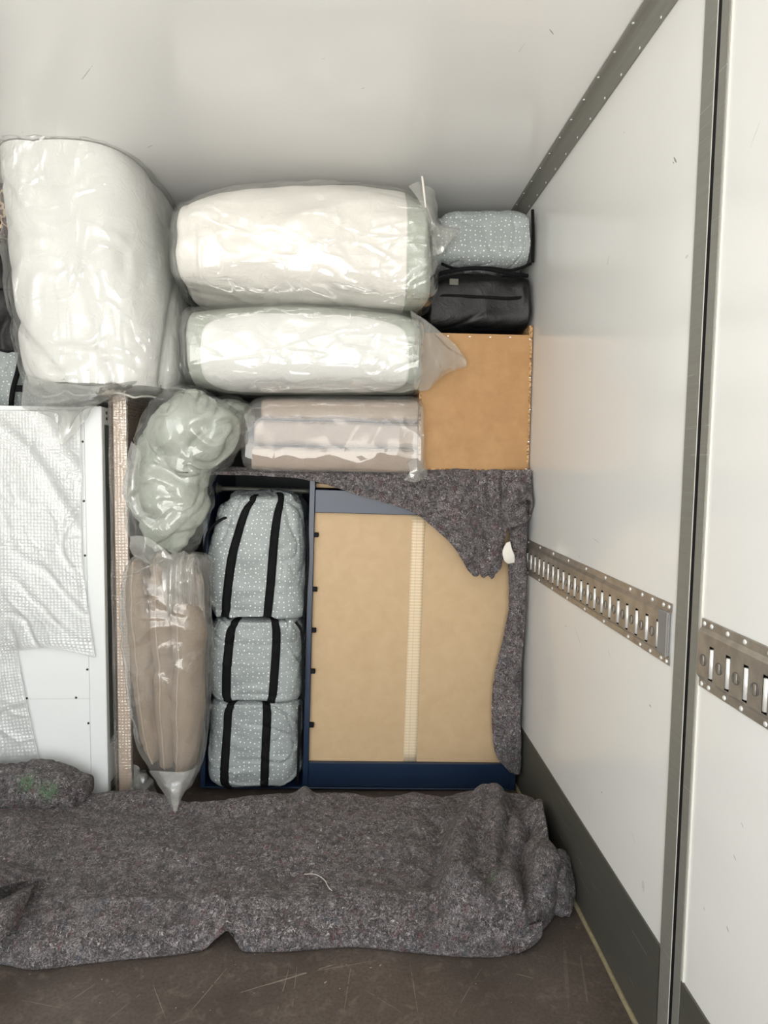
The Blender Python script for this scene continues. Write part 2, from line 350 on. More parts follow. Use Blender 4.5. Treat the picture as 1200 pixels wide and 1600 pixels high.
# ------------------------------------------------------------------ object helpers
def root(name, label, cat, loc, group=None):
    o = bpy.data.objects.new(name, None); o.empty_display_size = 0.1; C.objects.link(o)
    o.location = [float(v) for v in loc]; o['label'] = label; o['category'] = cat
    if group: o['group'] = group
    return o
def tag(o, label, cat, group=None):
    o['label'] = label; o['category'] = cat
    if group: o['group'] = group
    return o
def wloc(p):
    v = np.zeros(3)
    while p is not None: v += np.array(p.location); p = p.parent
    return v
def mk(name, V, faces, mat, parent=None, uv=None, smooth=True, attr=None, origin=None):
    """One mesh object from world-space vertices."""
    V = np.asarray(V, float)
    org = np.zeros(3) if origin is None else np.asarray(origin, float)
    if parent is not None and origin is None: org = wloc(parent)
    me = bpy.data.meshes.new(name)
    me.from_pydata((V - org).tolist(), [], [tuple(int(i) for i in f) for f in faces]); me.update()
    if uv is not None:
        ul = me.uv_layers.new(name='UVMap'); li = np.empty(len(me.loops), int); me.loops.foreach_get('vertex_index', li)
        ul.data.foreach_set('uv', np.asarray(uv, float)[li].ravel())
    if attr is not None:
        a = me.attributes.new('stain', 'FLOAT', 'POINT'); a.data.foreach_set('value', np.asarray(attr, float))
    if smooth: me.polygons.foreach_set('use_smooth', [True] * len(me.polygons))
    me.materials.append(mat if not isinstance(mat, str) else M[mat])
    o = bpy.data.objects.new(name, me); C.objects.link(o)
    if parent is not None:
        o.parent = parent; o.location = [float(v) for v in (org - wloc(parent))]
    else: o.location = [float(v) for v in org]
    return o
def grid_faces(nr, nc, wrap=False, base=0):
    i, j = np.meshgrid(np.arange(nr - 1), np.arange(nc if wrap else nc - 1), indexing='ij')
    j2 = (j + 1) % nc
    return (np.stack([i * nc + j, i * nc + j2, (i + 1) * nc + j2, (i + 1) * nc + j], -1).reshape(-1, 4) + base)
def box_data(x0, x1, y0, y1, z0, z1, bev=0.002, seg=1):
    bm = bmesh.new(); bmesh.ops.create_cube(bm, size=1)
    for v in bm.verts: v.co = ((x0 + x1) / 2 + v.co.x * (x1 - x0), (y0 + y1) / 2 + v.co.y * (y1 - y0), (z0 + z1) / 2 + v.co.z * (z1 - z0))
    if bev: bmesh.ops.bevel(bm, geom=bm.edges[:], offset=bev, segments=seg, affect='EDGES')
    bm.normal_update(); bm.verts.index_update()
    V = np.array([v.co for v in bm.verts]); Fc = [[v.index for v in f.verts] for f in bm.faces]; bm.free()
    return V, Fc
def box(name, x0, x1, y0, y1, z0, z1, mat, parent=None, bev=0.002, seg=1, uv=False):
    V, Fc = box_data(x0, x1, y0, y1, z0, z1, bev, seg)
    return mk(name, V, Fc, mat, parent, uv=V[:, [0, 2]] if uv else None, smooth=False)
def struct(o):
    o['kind'] = 'structure'; return o
def dupe(o, loc, parent):
    c = o.copy(); C.objects.link(c); c.parent = parent; c.location = [float(v) for v in loc]; return c
def lathe_data(prof, n=10):
    """prof: (r, h) rings round local z."""
    th = np.arange(n) / n * 2 * math.pi; V = []; Fc = []
    for r, h in prof: V += [(r * math.cos(a), r * math.sin(a), h) for a in th]
    Fc = grid_faces(len(prof), n, True).tolist(); Fc.append(list(range(n))[::-1]); Fc.append([(len(prof) - 1) * n + i for i in range(n)])
    return np.array(V), Fc
def catmull(A, n):
    """Catmull-Rom resample along axis 0 to n samples."""
    A = np.asarray(A, float); m = len(A)
    if m == 2: t = np.linspace(0, 1, n).reshape(-1, *([1] * (A.ndim - 1))); return A[0] * (1 - t) + A[1] * t
    return cat_at(A, np.linspace(0, 1, n))
def cat_at(A, t):
    A = np.asarray(A, float); m = len(A); x = np.clip(t, 0, 1) * (m - 1); i = np.minimum(x.astype(int), m - 2); f = x - i
    f = f.reshape(f.shape + (1,) * (A.ndim - 1))
    p0 = A[np.maximum(i - 1, 0)]; p1 = A[i]; p2 = A[i + 1]; p3 = A[np.minimum(i + 2, m - 1)]
    return 0.5 * (2 * p1 + (p2 - p0) * f + (2 * p0 - 5 * p1 + 4 * p2 - p3) * f * f + (3 * p1 - p0 - 3 * p2 + p3) * f ** 3)
def tube(name, pts, r, mat, parent=None, n=8, m=None, closed=False):
    P = catmull(pts, m or max(8, len(pts) * 6)); T = np.gradient(P, axis=0); T /= np.linalg.norm(T, axis=1)[:, None] + 1e-9
    ref = np.array((0.31, -0.9, 0.22)); A = np.cross(T, ref); A /= np.linalg.norm(A, axis=1)[:, None] + 1e-9; B = np.cross(T, A)
    th = np.arange(n) / n * 2 * math.pi
    V = P[:, None] + r * (np.cos(th)[None, :, None] * A[:, None] + np.sin(th)[None, :, None] * B[:, None])
    Fc = grid_faces(len(P), n, True).tolist(); Fc.append(list(range(n))[::-1]); Fc.append([(len(P) - 1) * n + i for i in range(n)])
    return mk(name, V.reshape(-1, 3), Fc, mat, parent)
def normals(P, wrap=False):
    if wrap:
        du = np.roll(P, -1, 1) - np.roll(P, 1, 1)
    else: du = np.gradient(P, axis=1)
    dv = np.gradient(P, axis=0); n = np.cross(du, dv)
    return n / (np.linalg.norm(n, axis=2)[..., None] + 1e-12)
def arc_uv(P):
    r = P.shape[0] // 2; c = P.shape[1] // 2
    u = np.concatenate([[0], np.cumsum(np.linalg.norm(np.diff(P[r], axis=0), axis=1))])
    v = np.concatenate([[0], np.cumsum(np.linalg.norm(np.diff(P[:, c], axis=0), axis=1))])
    return np.stack(np.meshgrid(u, v), -1).reshape(-1, 2)
def patch_points(ctrl, nr, nc):
    A = np.asarray(ctrl, float); B = catmull(A, nr); return np.swapaxes(catmull(np.swapaxes(B, 0, 1), nc), 0, 1)
def sheet(name, ctrl, mat, parent=None, nr=60, nc=60, disp=None, thick=0.0, px=True, stain=None, origin=None):
    """A sheet through a control grid of (px, py, Y) or world points; thick > 0 closes it into a slab."""
    A = np.array([[at(*q) if px else q for q in row] for row in ctrl], float)
    P = patch_points(A, nr, nc)
    if disp is not None: P = P + normals(P) * disp(P)[..., None]
    UV = arc_uv(P); V = P.reshape(-1, 3); Fc = grid_faces(nr, nc)
    at_ = stain(P).reshape(-1) if stain else None
    if thick:
        N = normals(P).reshape(-1, 3); k = nr * nc
        V = np.concatenate([V + N * thick / 2, V - N * thick / 2]); UV = np.concatenate([UV, UV])
        b = np.concatenate([np.arange(nc), np.arange(1, nr) * nc + nc - 1, (nr - 1) * nc + np.arange(nc - 2, -1, -1), np.arange(nr - 2, 0, -1) * nc])
        b2 = np.roll(b, -1)
        Fc = np.concatenate([Fc, Fc[:, ::-1] + k, np.stack([b2, b, b + k, b2 + k], -1)])
        if at_ is not None: at_ = np.concatenate([at_, at_])
    return mk(name, V, Fc, mat, parent, UV, True, at_, origin)

class Loft:
    """Closed soft body: superellipse rings swept along x or z, with rounded caps; stations (cx, cy, cz, ra, rb, p)."""
    def __init__(s, st, axis='z', c0=0.05, c1=0.05, q0=2.4, q1=2.4, disp=None, k=0.14, post=None):
        s.post = post
        s.st = np.array(st, float); s.ax = axis; s.c = (c0, c1); s.q = (q0, q1); s.disp = disp; s.k = k
    def base(s, t, th):
        k = s.k; body = np.clip((t - k) / (1 - 2 * k), 0, 1); S = cat_at(s.st, body)
        rad = np.ones_like(t); ax = np.zeros_like(t)
        m = t < k; ph = np.clip(t / k, 0, 1) * math.pi / 2
        rad = np.where(m, np.maximum(np.sin(ph), 1e-4) ** (2 / s.q[0]), rad); ax = np.where(m, -s.c[0] * np.maximum(np.cos(ph), 0) ** (2 / s.q[0]), ax)
        m = t > 1 - k; ph = np.clip((1 - t) / k, 0, 1) * math.pi / 2
        rad = np.where(m, np.maximum(np.sin(ph), 1e-4) ** (2 / s.q[1]), rad); ax = np.where(m, s.c[1] * np.maximum(np.cos(ph), 0) ** (2 / s.q[1]), ax)
        c = np.cos(th); d = np.sin(th); p = S[..., 5]
        a = S[..., 3] * rad * np.sign(c) * np.abs(c) ** (2 / p); b = S[..., 4] * rad * np.sign(d) * np.abs(d) ** (2 / p)
        sg = 1.0 if s.st[-1][2 if s.ax == 'z' else 0] > s.st[0][2 if s.ax == 'z' else 0] else -1.0
        if s.ax == 'z': return np.stack([S[..., 0] + a, S[..., 1] + b, S[..., 2] + ax * sg], -1)
        return np.stack([S[..., 0] + ax * sg, S[..., 1] + b, S[..., 2] + a], -1)
    def eval(s, t, th, off=0.0):
        t = np.asarray(t, float); th = np.asarray(th, float); P = s.base(t, th); e = 2e-3
        n = np.cross(s.base(t, th + e) - s.base(t, th - e), s.base(np.minimum(t + e, 1), th) - s.base(np.maximum(t - e, 0), th))
        n /= np.linalg.norm(n, axis=-1)[..., None] + 1e-12
        ctr = cat_at(s.st, np.clip((t - s.k) / (1 - 2 * s.k), 0, 1))[..., :3]
        flip = np.sign(((P - ctr) * n).sum(-1)); flip = np.where(flip == 0, 1, flip); n = n * flip[..., None]
        d = off + (s.disp(P, t, th) if s.disp else 0.0)
        P = P + n * np.asarray(d)[..., None] if np.ndim(d) else P + n * d
        return s.post(P) if s.post else P
    def thof(s, xf, t):
        """Angle on the front face at fraction xf of the ring's half width."""
        p = cat_at(s.st, np.clip((np.asarray(t) - s.k) / (1 - 2 * s.k), 0, 1))[..., 5]
        return -np.arccos(np.clip(np.sign(xf) * np.abs(xf) ** (p / 2), -1, 1))
    def mesh(s, name, mat, parent=None, off=0.0, nr=110, nc=130, origin=None, stain=None):
        t = np.linspace(0.0, 1.0, nr); th = np.linspace(0, 2 * math.pi, nc)
        T, H = np.meshgrid(t, th, indexing='ij'); P = s.eval(T, H, off); P[:, -1] = P[:, 0]
        P[0] = P[0].mean(0); P[-1] = P[-1].mean(0)
        return mk(name, P.reshape(-1, 3), grid_faces(nr, nc), mat, parent, arc_uv(P), True, stain(P).reshape(-1) if stain else None, origin)
    def strip(s, name, mat, parent, xf, half, t0, t1, off=0.004, thick=0.003, n=70):
        """A band running along the body on its front, xf as a function of t."""
        t = np.linspace(t0, t1, n); rows = []
        for d in (-1, -0.5, 0, 0.5, 1):
            rows.append(s.eval(t, s.thof(xf(t) + d * half, t), off + (0 if abs(d) < 1 else -0.0015)))
        P = np.stack(rows, 1); return slab(name, P, mat, parent, thick)
def slab(name, P, mat, parent, thick):
    N = normals(P); k = P.shape[0] * P.shape[1]; nr, nc = P.shape[:2]
    UV = arc_uv(P); V = np.concatenate([(P + N * thick / 2).reshape(-1, 3), (P - N * thick / 2).reshape(-1, 3)])
    Fc = grid_faces(nr, nc)
    b = np.concatenate([np.arange(nc), np.arange(1, nr) * nc + nc - 1, (nr - 1) * nc + np.arange(nc - 2, -1, -1), np.arange(nr - 2, 0, -1) * nc]); b2 = np.roll(b, -1)
    Fc = np.concatenate([Fc, Fc[:, ::-1] + k, np.stack([b2, b, b + k, b2 + k], -1)])
    return mk(name, V, Fc, mat, parent, np.concatenate([UV, UV]))
def rowsz(rows, Ys, Yc, rb, p=2.6, Yz=None):
    """Vertical body from photo rows (py, left, right[, rb]) measured at depth Ys; centre depth Yc."""
    out = []
    for r in rows:
        a = at(r[1], r[0], Ys); b = at(r[2], r[0], Ys); c = (a + b) / 2
        if Yz: c[2] = at((r[1] + r[2]) / 2, r[0], Yz)[2]
        out.append((c[0], Yc, c[2], (b[0] - a[0]) / 2, r[3] if len(r) > 3 else rb, p))
    return out
def colsx(cols, Ys, Yc, rb, p=2.6):
    """Horizontal body from photo columns (px, top, bottom[, rb])."""
    out = []
    for r in cols:
        a = at(r[0], r[1], Ys); b = at(r[0], r[2], Ys); c = (a + b) / 2
        out.append((c[0], Yc, c[2], (a[2] - b[2]) / 2, r[3] if len(r) > 3 else rb, p))
    return out

# ================================================================== SETTING
def quad_box(name, x0, x1, y0, y1, z0, z1, mat, bev=0.0): return struct(box(name, x0, x1, y0, y1, z0, z1, mat, None, bev))
quad_box('floor', XL - .05, XR + .05, YO - .02, YB + .05, -0.04, 0.0, 'floor')
quad_box('ceiling', XL - .05, XR + .05, YO, YB + .05, ZC, ZC + 0.05, 'ceiling')
quad_box('wall_left', XL - .05, XL, YO, YB, 0, ZC, 'wall')
quad_box('wall_front', XL - .05, XR + .05, YB, YB + .05, 0, ZC, 'bulkhead')
P1, P2, P3, P4 = 1.275, 1.2265, 1.215, 1.187              # the post: strip, gap, strip along y
quad_box('wall_right', XR, XR + .05, P1 - .02, YB, 0, ZC, 'wall')
quad_box('wall_right', XR, XR + .05, YO, P4 + .012, 0, ZC, 'wall')
quad_box('trim_1', XR - .004, XR + .02, P2, P1, 0.0, ZC, 'alu', .0015)
quad_box('trim_2', XR - .004, XR + .02, P4, P3, 0.0, ZC, 'alu', .0015)
quad_box('trim_3', XR - .0035, XR + .02, P3, P2, 0.0, ZC, 'black')
quad_box('trim_4', XR - .0046, XR + .008, P2 - .0006, P2 + .0012, 0.0, ZC, 'seal')
quad_box('trim_5', XR - .003, XR + .01, P4 - .006, P4 - .001, 0.0, ZC, 'seal')
quad_box('trim_6', XR - .003, XR + .01, P1, P1 + .004, 0.26, ZC, 'seal')
# kick plates and sealant bead
kb = quad_box('baseboard_right', XR - .004, XR + .01, P1 - .005, YB, 0.0, 0.248, 'kick', .001)
kb2 = quad_box('baseboard_right', XR - .004, XR + .01, YO, P4, 0.0, 0.246, 'kick', .001)
yy = np.linspace(YO, YB, 90)
struct(tube('trim_7', np.stack([XR - .006 + pn(np.stack([yy, yy * 0, yy * 0], 1), 6) * .003, yy, yy * 0 + .001], 1), 0.007, 'sealant', n=6, m=180))
# cove between ceiling and right wall
def cove():
    prof = [(XR - .041, ZC - .002), (XR - .040, ZC - .005), (XR - .030, ZC - .006)]
    for k in range(1, 8):
        a = k / 8 * math.pi / 2
        prof.append((XR - .030 + .023 * math.sin(a), ZC - .006 - .026 * (1 - math.cos(a))))
    prof += [(XR - .006, ZC - .032), (XR - .005, ZC - .045), (XR - .001, ZC - .046)]
    ys = np.linspace(YO, YB - .001, 30); P = np.array([[(x, y, z) for x, z in prof] for y in ys])
    return struct(mk('trim_8', P.reshape(-1, 3), grid_faces(len(ys), len(prof)), 'alu'))
cv = cove()
scv, scf = lathe_data([(.0055, 0), (.0055, .001), (.004, .0026), (.0018, .003)], 10)
def screw(loc, axis, parent, proto=[None], s=1.0):
    """A screw head whose axis points along 'axis' (x- or z-)."""
    R = {'x': np.array(((0, 0, -1), (0, 1, 0), (1, 0, 0))), 'z': np.array(((1, 0, 0), (0, -1, 0), (0, 0, -1))), 'y': np.array(((1, 0, 0), (0, 0, -1), (0, 1, 0)))}[axis]
    key = axis
    d = screw.__dict__.setdefault('protos', {})
    if key not in d:
        o = mk('screw', scv @ R.T + np.asarray(loc), scf, 'zinc', parent, origin=loc); d[key] = o
    else:
        o = d[key].copy(); C.objects.link(o); o.parent = parent; o.location = [float(v) for v in np.asarray(loc) - wloc(parent)]
    o.scale = (s, s, s); return o
for k in range(22):
    y = 0.9 + k * 0.105
    screw((XR - .036, y, ZC - .006), 'z', cv, s=.6); screw((XR - .006, y + .03, ZC - .040), 'x', cv, s=.6)

# ================================================================== TIE-DOWN RAILS
def tie_rail(y0, y1, first, pitch, n, label, cap_end):
    z0, z1 = .833, .961; r = root('tie_down_rail', label, 'rail', (XR, (y0 + y1) / 2, z0), 'slotted rails on the right wall')
    xo = lambda z: XR - np.interp(z, [z0, z0 + .001, z0 + .016, z0 + .024, z1 - .024, z1 - .016, z1 - .001, z1], [.001, .003, .003, .009, .009, .003, .003, .001])
    zs = [z0, z0 + .001, z0 + .016, z0 + .020, z0 + .024, z0 + .025, z1 - .042, z1 - .024, z1 - .020, z1 - .016, z1 - .001, z1]
    slots = [first + k * pitch for k in range(n)]; sw = .0068
    ys = sorted([y0, y1] + [y for s_ in slots for y in (s_ - sw, s_ + sw) if y0 < y < y1])
    V = [(xo(z), y, z) for y in ys for z in zs]; Fc = []; nz = len(zs)
    for i in range(len(ys) - 1):
        ym = (ys[i] + ys[i + 1]) / 2; hole = any(abs(ym - s_) < sw for s_ in slots)
        for j in range(nz - 1):
            if hole and j == 5: continue
            Fc.append((i * nz + j, (i + 1) * nz + j, (i + 1) * nz + j + 1, i * nz + j + 1))
    mk('rail_plate', V, Fc, 'rail', r, smooth=False)
    box('slot_shade', XR - .004, XR - .002, y0 + .006, y1 - .006, z0 + .022, z1 - .022, 'black', r, 0)  # black sheet added behind the slots as their painted shade
    pv, pf = lathe_data([(.0048, -.026), (.0048, .026)], 10)
    hv, hf = lathe_data([(.011, 0), (.0105, .0012), (.0095, .0006), (.009, .0002)], 14)
    R = np.array(((0, 0, -1), (0, 1, 0), (1, 0, 0)))
    pin = hole = None
    for s_ in slots:
        l = np.array((XR - .0075, s_ - .001, z0 + .0555))
        if pin is None: pin = mk('slot_bar', pv + l, pf, 'zinc', r, origin=l)
        else: dupe(pin, l - wloc(r), r)
        l = np.array((XR - .0091, s_ + pitch / 2, z0 + .055))
        if l[1] < y0 + .05 or l[1] > y1 - .008: continue
        if hole is None:
            hole = mk('round_hole', hv @ R.T + l, hf, M['hole'], r, origin=l)
            tv, tf = box_data(-.0012, .0004, -.0032, .0032, -.0088, .0088, .0003)
            tng = mk('hole_tongue', tv + l, tf, 'rail', hole, origin=l)
        else:
            h2 = dupe(hole, l - wloc(r), r); t2 = tng.copy(); C.objects.link(t2); t2.parent = h2
    for d_ in (.010, .034, .085, .135, .20, .35, .49, .64, .79, .94, 1.09, 1.24):
        y = y0 + d_ if cap_end else y1 - d_
        if y0 < y < y1:
            for z in (z0 + .008, z1 - .008): screw((XR - .0032, y, z), 'x', r, s=.85)
    if cap_end:
        box('end_plate', XR - .0105, XR - .003, y0 + .002, y0 + .044, z0 + .018, z1 - .018, M['endcap'], r, .002)
    return r
M['hole'] = plain('dark_punched_hole', (0.16, 0.155, 0.145, 1), 0.45, 0.4, 0.4)
M['endcap'] = plain('grey_end_cap', srgb(138, 137, 136), 0.55, 0.4, 0.2)
tie_rail(1.294, 2.58, 1.338, 0.0518, 23, 'long slotted steel tie rail on right wall ending at the aluminium post', True)
tie_rail(-0.31, 1.177, 1.130 - 27 * .0519, 0.0519, 28, 'slotted steel tie rail on right wall on near side of the post', False)

def plane_pt(px, py, z):
    v = RC @ np.array(((px - 600) / F, (800 - py) / F, -1.0)); k = (z - CAM[2]) / v[2]
    return CAM + v * k

# ================================================================== NAVY WARDROBE (seen from its back)
YW = 2.41; YWB = 2.98
X = lambda px, py=985: at(px, py, YW)[0]
Z = lambda py, px=560: at(px, py, YW)[2]
xl0, xl1 = X(315), X(323); xd0, xd1 = X(478), X(487); xr0, xr1 = X(808), X(817)
zb0, zb1 = .012, Z(1231); zt0, zt1 = Z(744, 330), Z(735, 330)
wd = root('wardrobe', 'navy wardrobe with beige hardboard back, open left compartment holding three spotted bags', 'wardrobe', ((xl0 + xr1) / 2, (YW + YWB) / 2, 0))
box('side_panel', xl0, xl1, YW, YWB, zb0, zt1, 'navy', wd)
box('side_panel', xr0, xr1, YW, YWB, zb0, zt1, 'navy', wd)
box('divider', xd0, xd1, YW + .001, YWB - .01, zb1, zt0, 'navy', wd)
box('top_panel', xl1, xr0, YW, YWB, zt0, zt1, 'navy', wd)
box('base_panel', xl1 - .001, xr0, YW - .001, YWB, zb0, zb1, 'navy', wd)
box('plinth', xd1, xr0, YW + .004, YW + .022, zb1, Z(1193), 'navy', wd)
box('top_rail', xd1, xr0, YW + .004, YW + .022, Z(803), Z(767), 'navy', wd)
box('wood_batten', xd1, xr0, YW + .05, YW + .07, Z(765), Z(758), 'hardboard', wd)
bp = box('back_panel', xd1 - .001, xr0, YW + .024, YW + .030, Z(1200), Z(798), 'hardboard', wd, 0)
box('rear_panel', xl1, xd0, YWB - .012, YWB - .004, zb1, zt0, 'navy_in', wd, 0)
def tape():
    a = np.array([at(637, 1000, YW + .0235), at(658, 1000, YW + .0235)]); b = a.copy(); a[:, 2] = Z(803) + .001; b[:, 2] = Z(1194)
    t = np.linspace(0, 1, 24)[:, None, None]; P = (a[None] * (1 - t) + b[None] * t); P = np.swapaxes(catmull(np.swapaxes(P, 0, 1), 5), 0, 1)
    return slab('joint_tape', P, 'tape', bp, .0012)
tape()
cp = None
for px, py in ((490, 837), (488, 922), (487, 986), (485, 1050), (483, 1134)):
    l = at(px, py, YW + .012) + np.array((.006, 0, 0)); l[0] = xd1 + .006
    V, Fc = box_data(-.010, .010, -.008, .010, -.008, .008, .002)
    if cp is None: cp = mk('clip', V + l, Fc, 'black', wd, smooth=False, origin=l)
    else: dupe(cp, l - wloc(wd), wd)
rodz = at(410, 768, 2.56)[2]
tube('clothes_rail', [(xl1, 2.56, rodz), (xd0, 2.56, rodz)], .009, M['railbar'] if 'railbar' in M else 'kick', wd, 12)
V, Fc = lathe_data([(.022, 0), (.022, .004), (.014, .006), (.014, .018)], 14)
mk('rail_bracket', V @ np.array(((0, 0, -1), (0, 1, 0), (1, 0, 0))) + np.array((xl1, 2.56, rodz)), Fc, 'kick', wd)
for x in (xl0 + .03, xr1 - .06, xd0):
    for y in (YW + .08, YWB - .08): box('foot', x, x + .04, y, y + .05, .001, zb0, 'black', wd)

wd.rotation_euler.y = .018; wd.location.x -= .6 * .018

# ------------------------------------------------------------------ spotted storage bags inside it
def dotted_disp(seed, amp=1.0):
    def f(P, t, th):
        return amp * (fbm(P, (5, 5, 5), 3, seed) * .017 - crease(P, (7, 7, 3.5), seed, .045, .8) * .010 + crease(P, (4, 4, 8), seed + 5, .05, .9) * .007 - crease(P, (9, 9, 9), seed + 8, .06, 1.0) * .006)
    return f
def storage_bag(rows, label, seed, s1, s2, pipes, group, Ys=2.385, Yc=2.575, rb=.2, p=4.5, q=3.0, amp=1.0, caps=(.02, .02)):
    st = rowsz(rows, Ys, Yc, rb, p)
    r = root('storage_bag', label, 'bag', (st[-1][0], Yc, st[-1][2]), group)
    L = Loft(st, 'z', caps[0], caps[1], q, q, dotted_disp(seed, amp), .12)
    L.mesh('bag_body', 'dots', r, 0, 110, 190)
    for xs in (s1, s2):
        if xs: L.strip('strap', 'black_strap', r, lambda t, xs=xs: cat_at(np.array(xs), (t - .06) / .88), .085, .06, .94)
    for pp in pipes: tube('piping', [at(*q_) for q_ in pp], .005, 'black_strap', r, 6)
    return r
G = 'spotted storage bags packed in the wardrobe'
storage_bag([(782, 350, 462), (800, 332, 474), (850, 321, 478), (920, 319, 477), (962, 322, 474)],
            'tall spotted grey bag with domed top, topmost of three in the open wardrobe', 3, (-.18, -.3, -.5, -.62), (.62, .42, .32, .25),
            [[(318, 870, 2.405), (325, 832, 2.385), (345, 812, 2.385), (362, 806, 2.395), (358, 785, 2.44)], [(479, 812, 2.405), (481, 870, 2.400), (477, 940, 2.400), (474, 966, 2.405)]], G, caps=(.03, .012))
storage_bag([(974, 332, 466), (988, 323, 473), (1030, 320, 475), (1080, 320, 473), (1092, 326, 468)],
            'spotted grey bag in the wardrobe, middle one of the stack of three', 8, (-.48, -.5, -.55, -.58), (.47, .45, .4, .38),
            [[(462, 972, 2.385), (472, 990, 2.375), (474, 1040, 2.375), (473, 1094, 2.385)]], G, p=5)
storage_bag([(1103, 326, 464), (1116, 320, 470), (1160, 319, 469), (1215, 319, 467), (1224, 328, 462)],
            'spotted grey bag on the wardrobe floor, lowest of the stack of three', 15, (-.5, -.52, -.55, -.57), (.32, .3, .28, .27),
            [[(468, 1102, 2.385), (467, 1160, 2.375), (465, 1226, 2.385)]], G, p=5)

# ================================================================== BROWN BACKED CABINET on the wardrobe
YC = 2.408
cx0, cx1 = at(655, 630, YC)[0], XR - .004
cz0, cz1 = zt1 + .014, at(760, 522, YC)[2]
bc = root('cabinet', 'cabinet with brown hardboard back and raw chipboard edges standing by the right wall', 'cabinet', ((cx0 + cx1) / 2, YC + .25, cz0))
box('back_panel', cx0 + .008, cx1 - .010, YC, YC + .005, cz0 + .004, cz1, 'hardboard_brown', bc, 0)
zs1 = at(829, 508, YC)[2]
box('side_panel', cx1 - .0135, cx1, YC + .004, YC + .5, cz0, zs1, 'chip', bc, .001)
box('side_panel', cx0, cx0 + .0135, YC + .004, YC + .5, cz0, zs1, 'chip', bc, .001)
box('base_panel', cx0, cx1, YC + .003, YC + .5, cz0 - .002, cz0 + .014, 'chip', bc, .001)
for px, py in [(700, 525), (734, 526), (766, 527), (797, 527), (828, 530), (661, 680), (676, 737), (702, 736), (748, 737), (803, 738), (822, 733), (826, 690), (828, 640), (828, 590)]:
    V, Fc = box_data(-.0035, .0035, -.0012, .0008, -.0022, .0022, .0006)
    l = at(px, py, YC); mk('staple', V + l, Fc, 'zinc', bc, smooth=False, origin=l)
# black bag and spotted bag on it
def soft(seed, a=.012, c=.006):
    def f(P, t, th): return fbm(P, (5, 5, 5), 3, seed) * a + crease(P, (6, 6, 5), seed, .07, .6) * c - crease(P, (4, 4, 8), seed + 9, .06, .6) * c
    return f
st = colsx([(674, 440, 520), (690, 426, 520), (720, 421, 520), (760, 422, 520), (800, 426, 520), (824, 428, 518)], 2.42, 2.62, .22, 4.5)
bb = root('black_bag', 'black nylon bag with seams standing on the brown cabinet beneath spotted bag', 'bag', (st[2][0], 2.62, cz1))
L = Loft(st, 'x', .012, .012, 3, 3, soft(21), .1); L.mesh('bag_body', 'black_cloth', bb, 0, 90, 130)
tube('seam', [at(q[0], q[1], 2.40 if i not in (0, 4) else 2.41) for i, q in enumerate([(672, 466), (700, 462), (750, 464), (800, 466), (826, 462)])], .006, 'black_strap', bb, 6)
tube('handle', [at(680, 432, 2.42), at(700, 424, 2.39), at(750, 419, 2.375), at(795, 427, 2.39), at(824, 431, 2.42)], .008, 'black_strap', bb, 6)
box('name_tag', at(702, 440, 2.4)[0], at(716, 440, 2.4)[0], 2.392, 2.397, at(702, 446, 2.4)[2], at(702, 436, 2.4)[2], M['tagcloth'] if 'tagcloth' in M else 'kick', bb, .001)
st = colsx([(690, 335, 412), (705, 326, 416), (760, 319, 418), (810, 321, 418), (825, 330, 414)], 2.40, 2.60, .22, 4.2)
db = root('storage_bag', 'spotted grey storage bag under the ceiling on top of the black bag', 'bag', (st[2][0], 2.6, st[2][2] - .1))
L = Loft(st, 'x', .03, .012, 3, 3, dotted_disp(33, .9), .12); L.mesh('bag_body', 'dots', db, 0, 110, 190)
tube('piping', [at(832, 328, 2.41), at(833, 370, 2.405), at(832, 410, 2.41)], .006, 'black_strap', db, 6)
tube('piping', [at(830, 412, 2.41), at(800, 422, 2.40), at(760, 418, 2.39), at(715, 420, 2.40), at(690, 412, 2.42)], .005, 'black_strap', db, 6)

# ================================================================== BEDDING IN CLEAR BAGS
def film_disp(seed, a=.010, sc1=(3, 3, 9), sc2=(9, 9, 3), lift=.0):
    def f(P, t, th):
        return lift + fbm(P, (4, 4, 4), 2, seed) * a * .9 + crease(P, sc1, seed, .10, .8) * a * .9 + crease(P, sc2, seed + 4, .08, .9) * a * .7
    return f
def fill_disp(seed, a=.010, sc=(3, 3, 3)):
    return lambda P, t, th: fbm(P, sc, 3, seed) * a

# upright roll on the left
st = rowsz([(603, 62, 280), (560, 46, 288), (450, 34, 276), (350, 26, 262), (270, 18, 248), (238, 16, 234)], 2.43, 2.565, .38, 3.0, 2.28)
r = root('rolled_duvet', 'tall white rolled duvet in clear plastic pressed upright against the ceiling', 'bedding', (st[0][0], 2.565, st[0][2]))
def roll_fill(P, t, th):
    xx = (P[..., 0] + .66) * (1.0 / (.55 + .9 * np.clip((P[..., 2] - 1.5) / .7, 0, 1)))
    v = (1 - np.abs(np.sin(xx * 13 + pn(P, (2, 2, 1.2), 5) * 3.0))) ** 4
    return fbm(P, (3, 3, 1.5), 3, 4) * .018 - v * .020 + .004 - crease(P, (2.5, 2.5, 5), 7, .05, .8) * .008
cl = lambda P: np.concatenate([P[..., :2], np.minimum(P[..., 2:], ZC - .003)], -1)
L = Loft(st, 'z', .02, .10, 3.2, 2.6, roll_fill, .14, cl); L.mesh('duvet', 'white_cotton_cool', r, -.006, 130, 170)
def roll_film(P, t, th):
    return roll_fill(P, t, th) * .75 + .010 + crease(P, (7, 7, 1.6), 6, .10, .9) * .012 + crease(P, (4, 4, 2.4), 9, .06, .9) * .010 + fbm(P, (6, 6, 3), 2, 8) * .008
L2 = Loft(st, 'z', .03, .10, 3.2, 2.6, roll_film, .14, lambda P: np.concatenate([P[..., :2], np.minimum(P[..., 2:], ZC - .001)], -1)); L2.mesh('plastic_bag', 'film_long', r, .003, 150, 190)
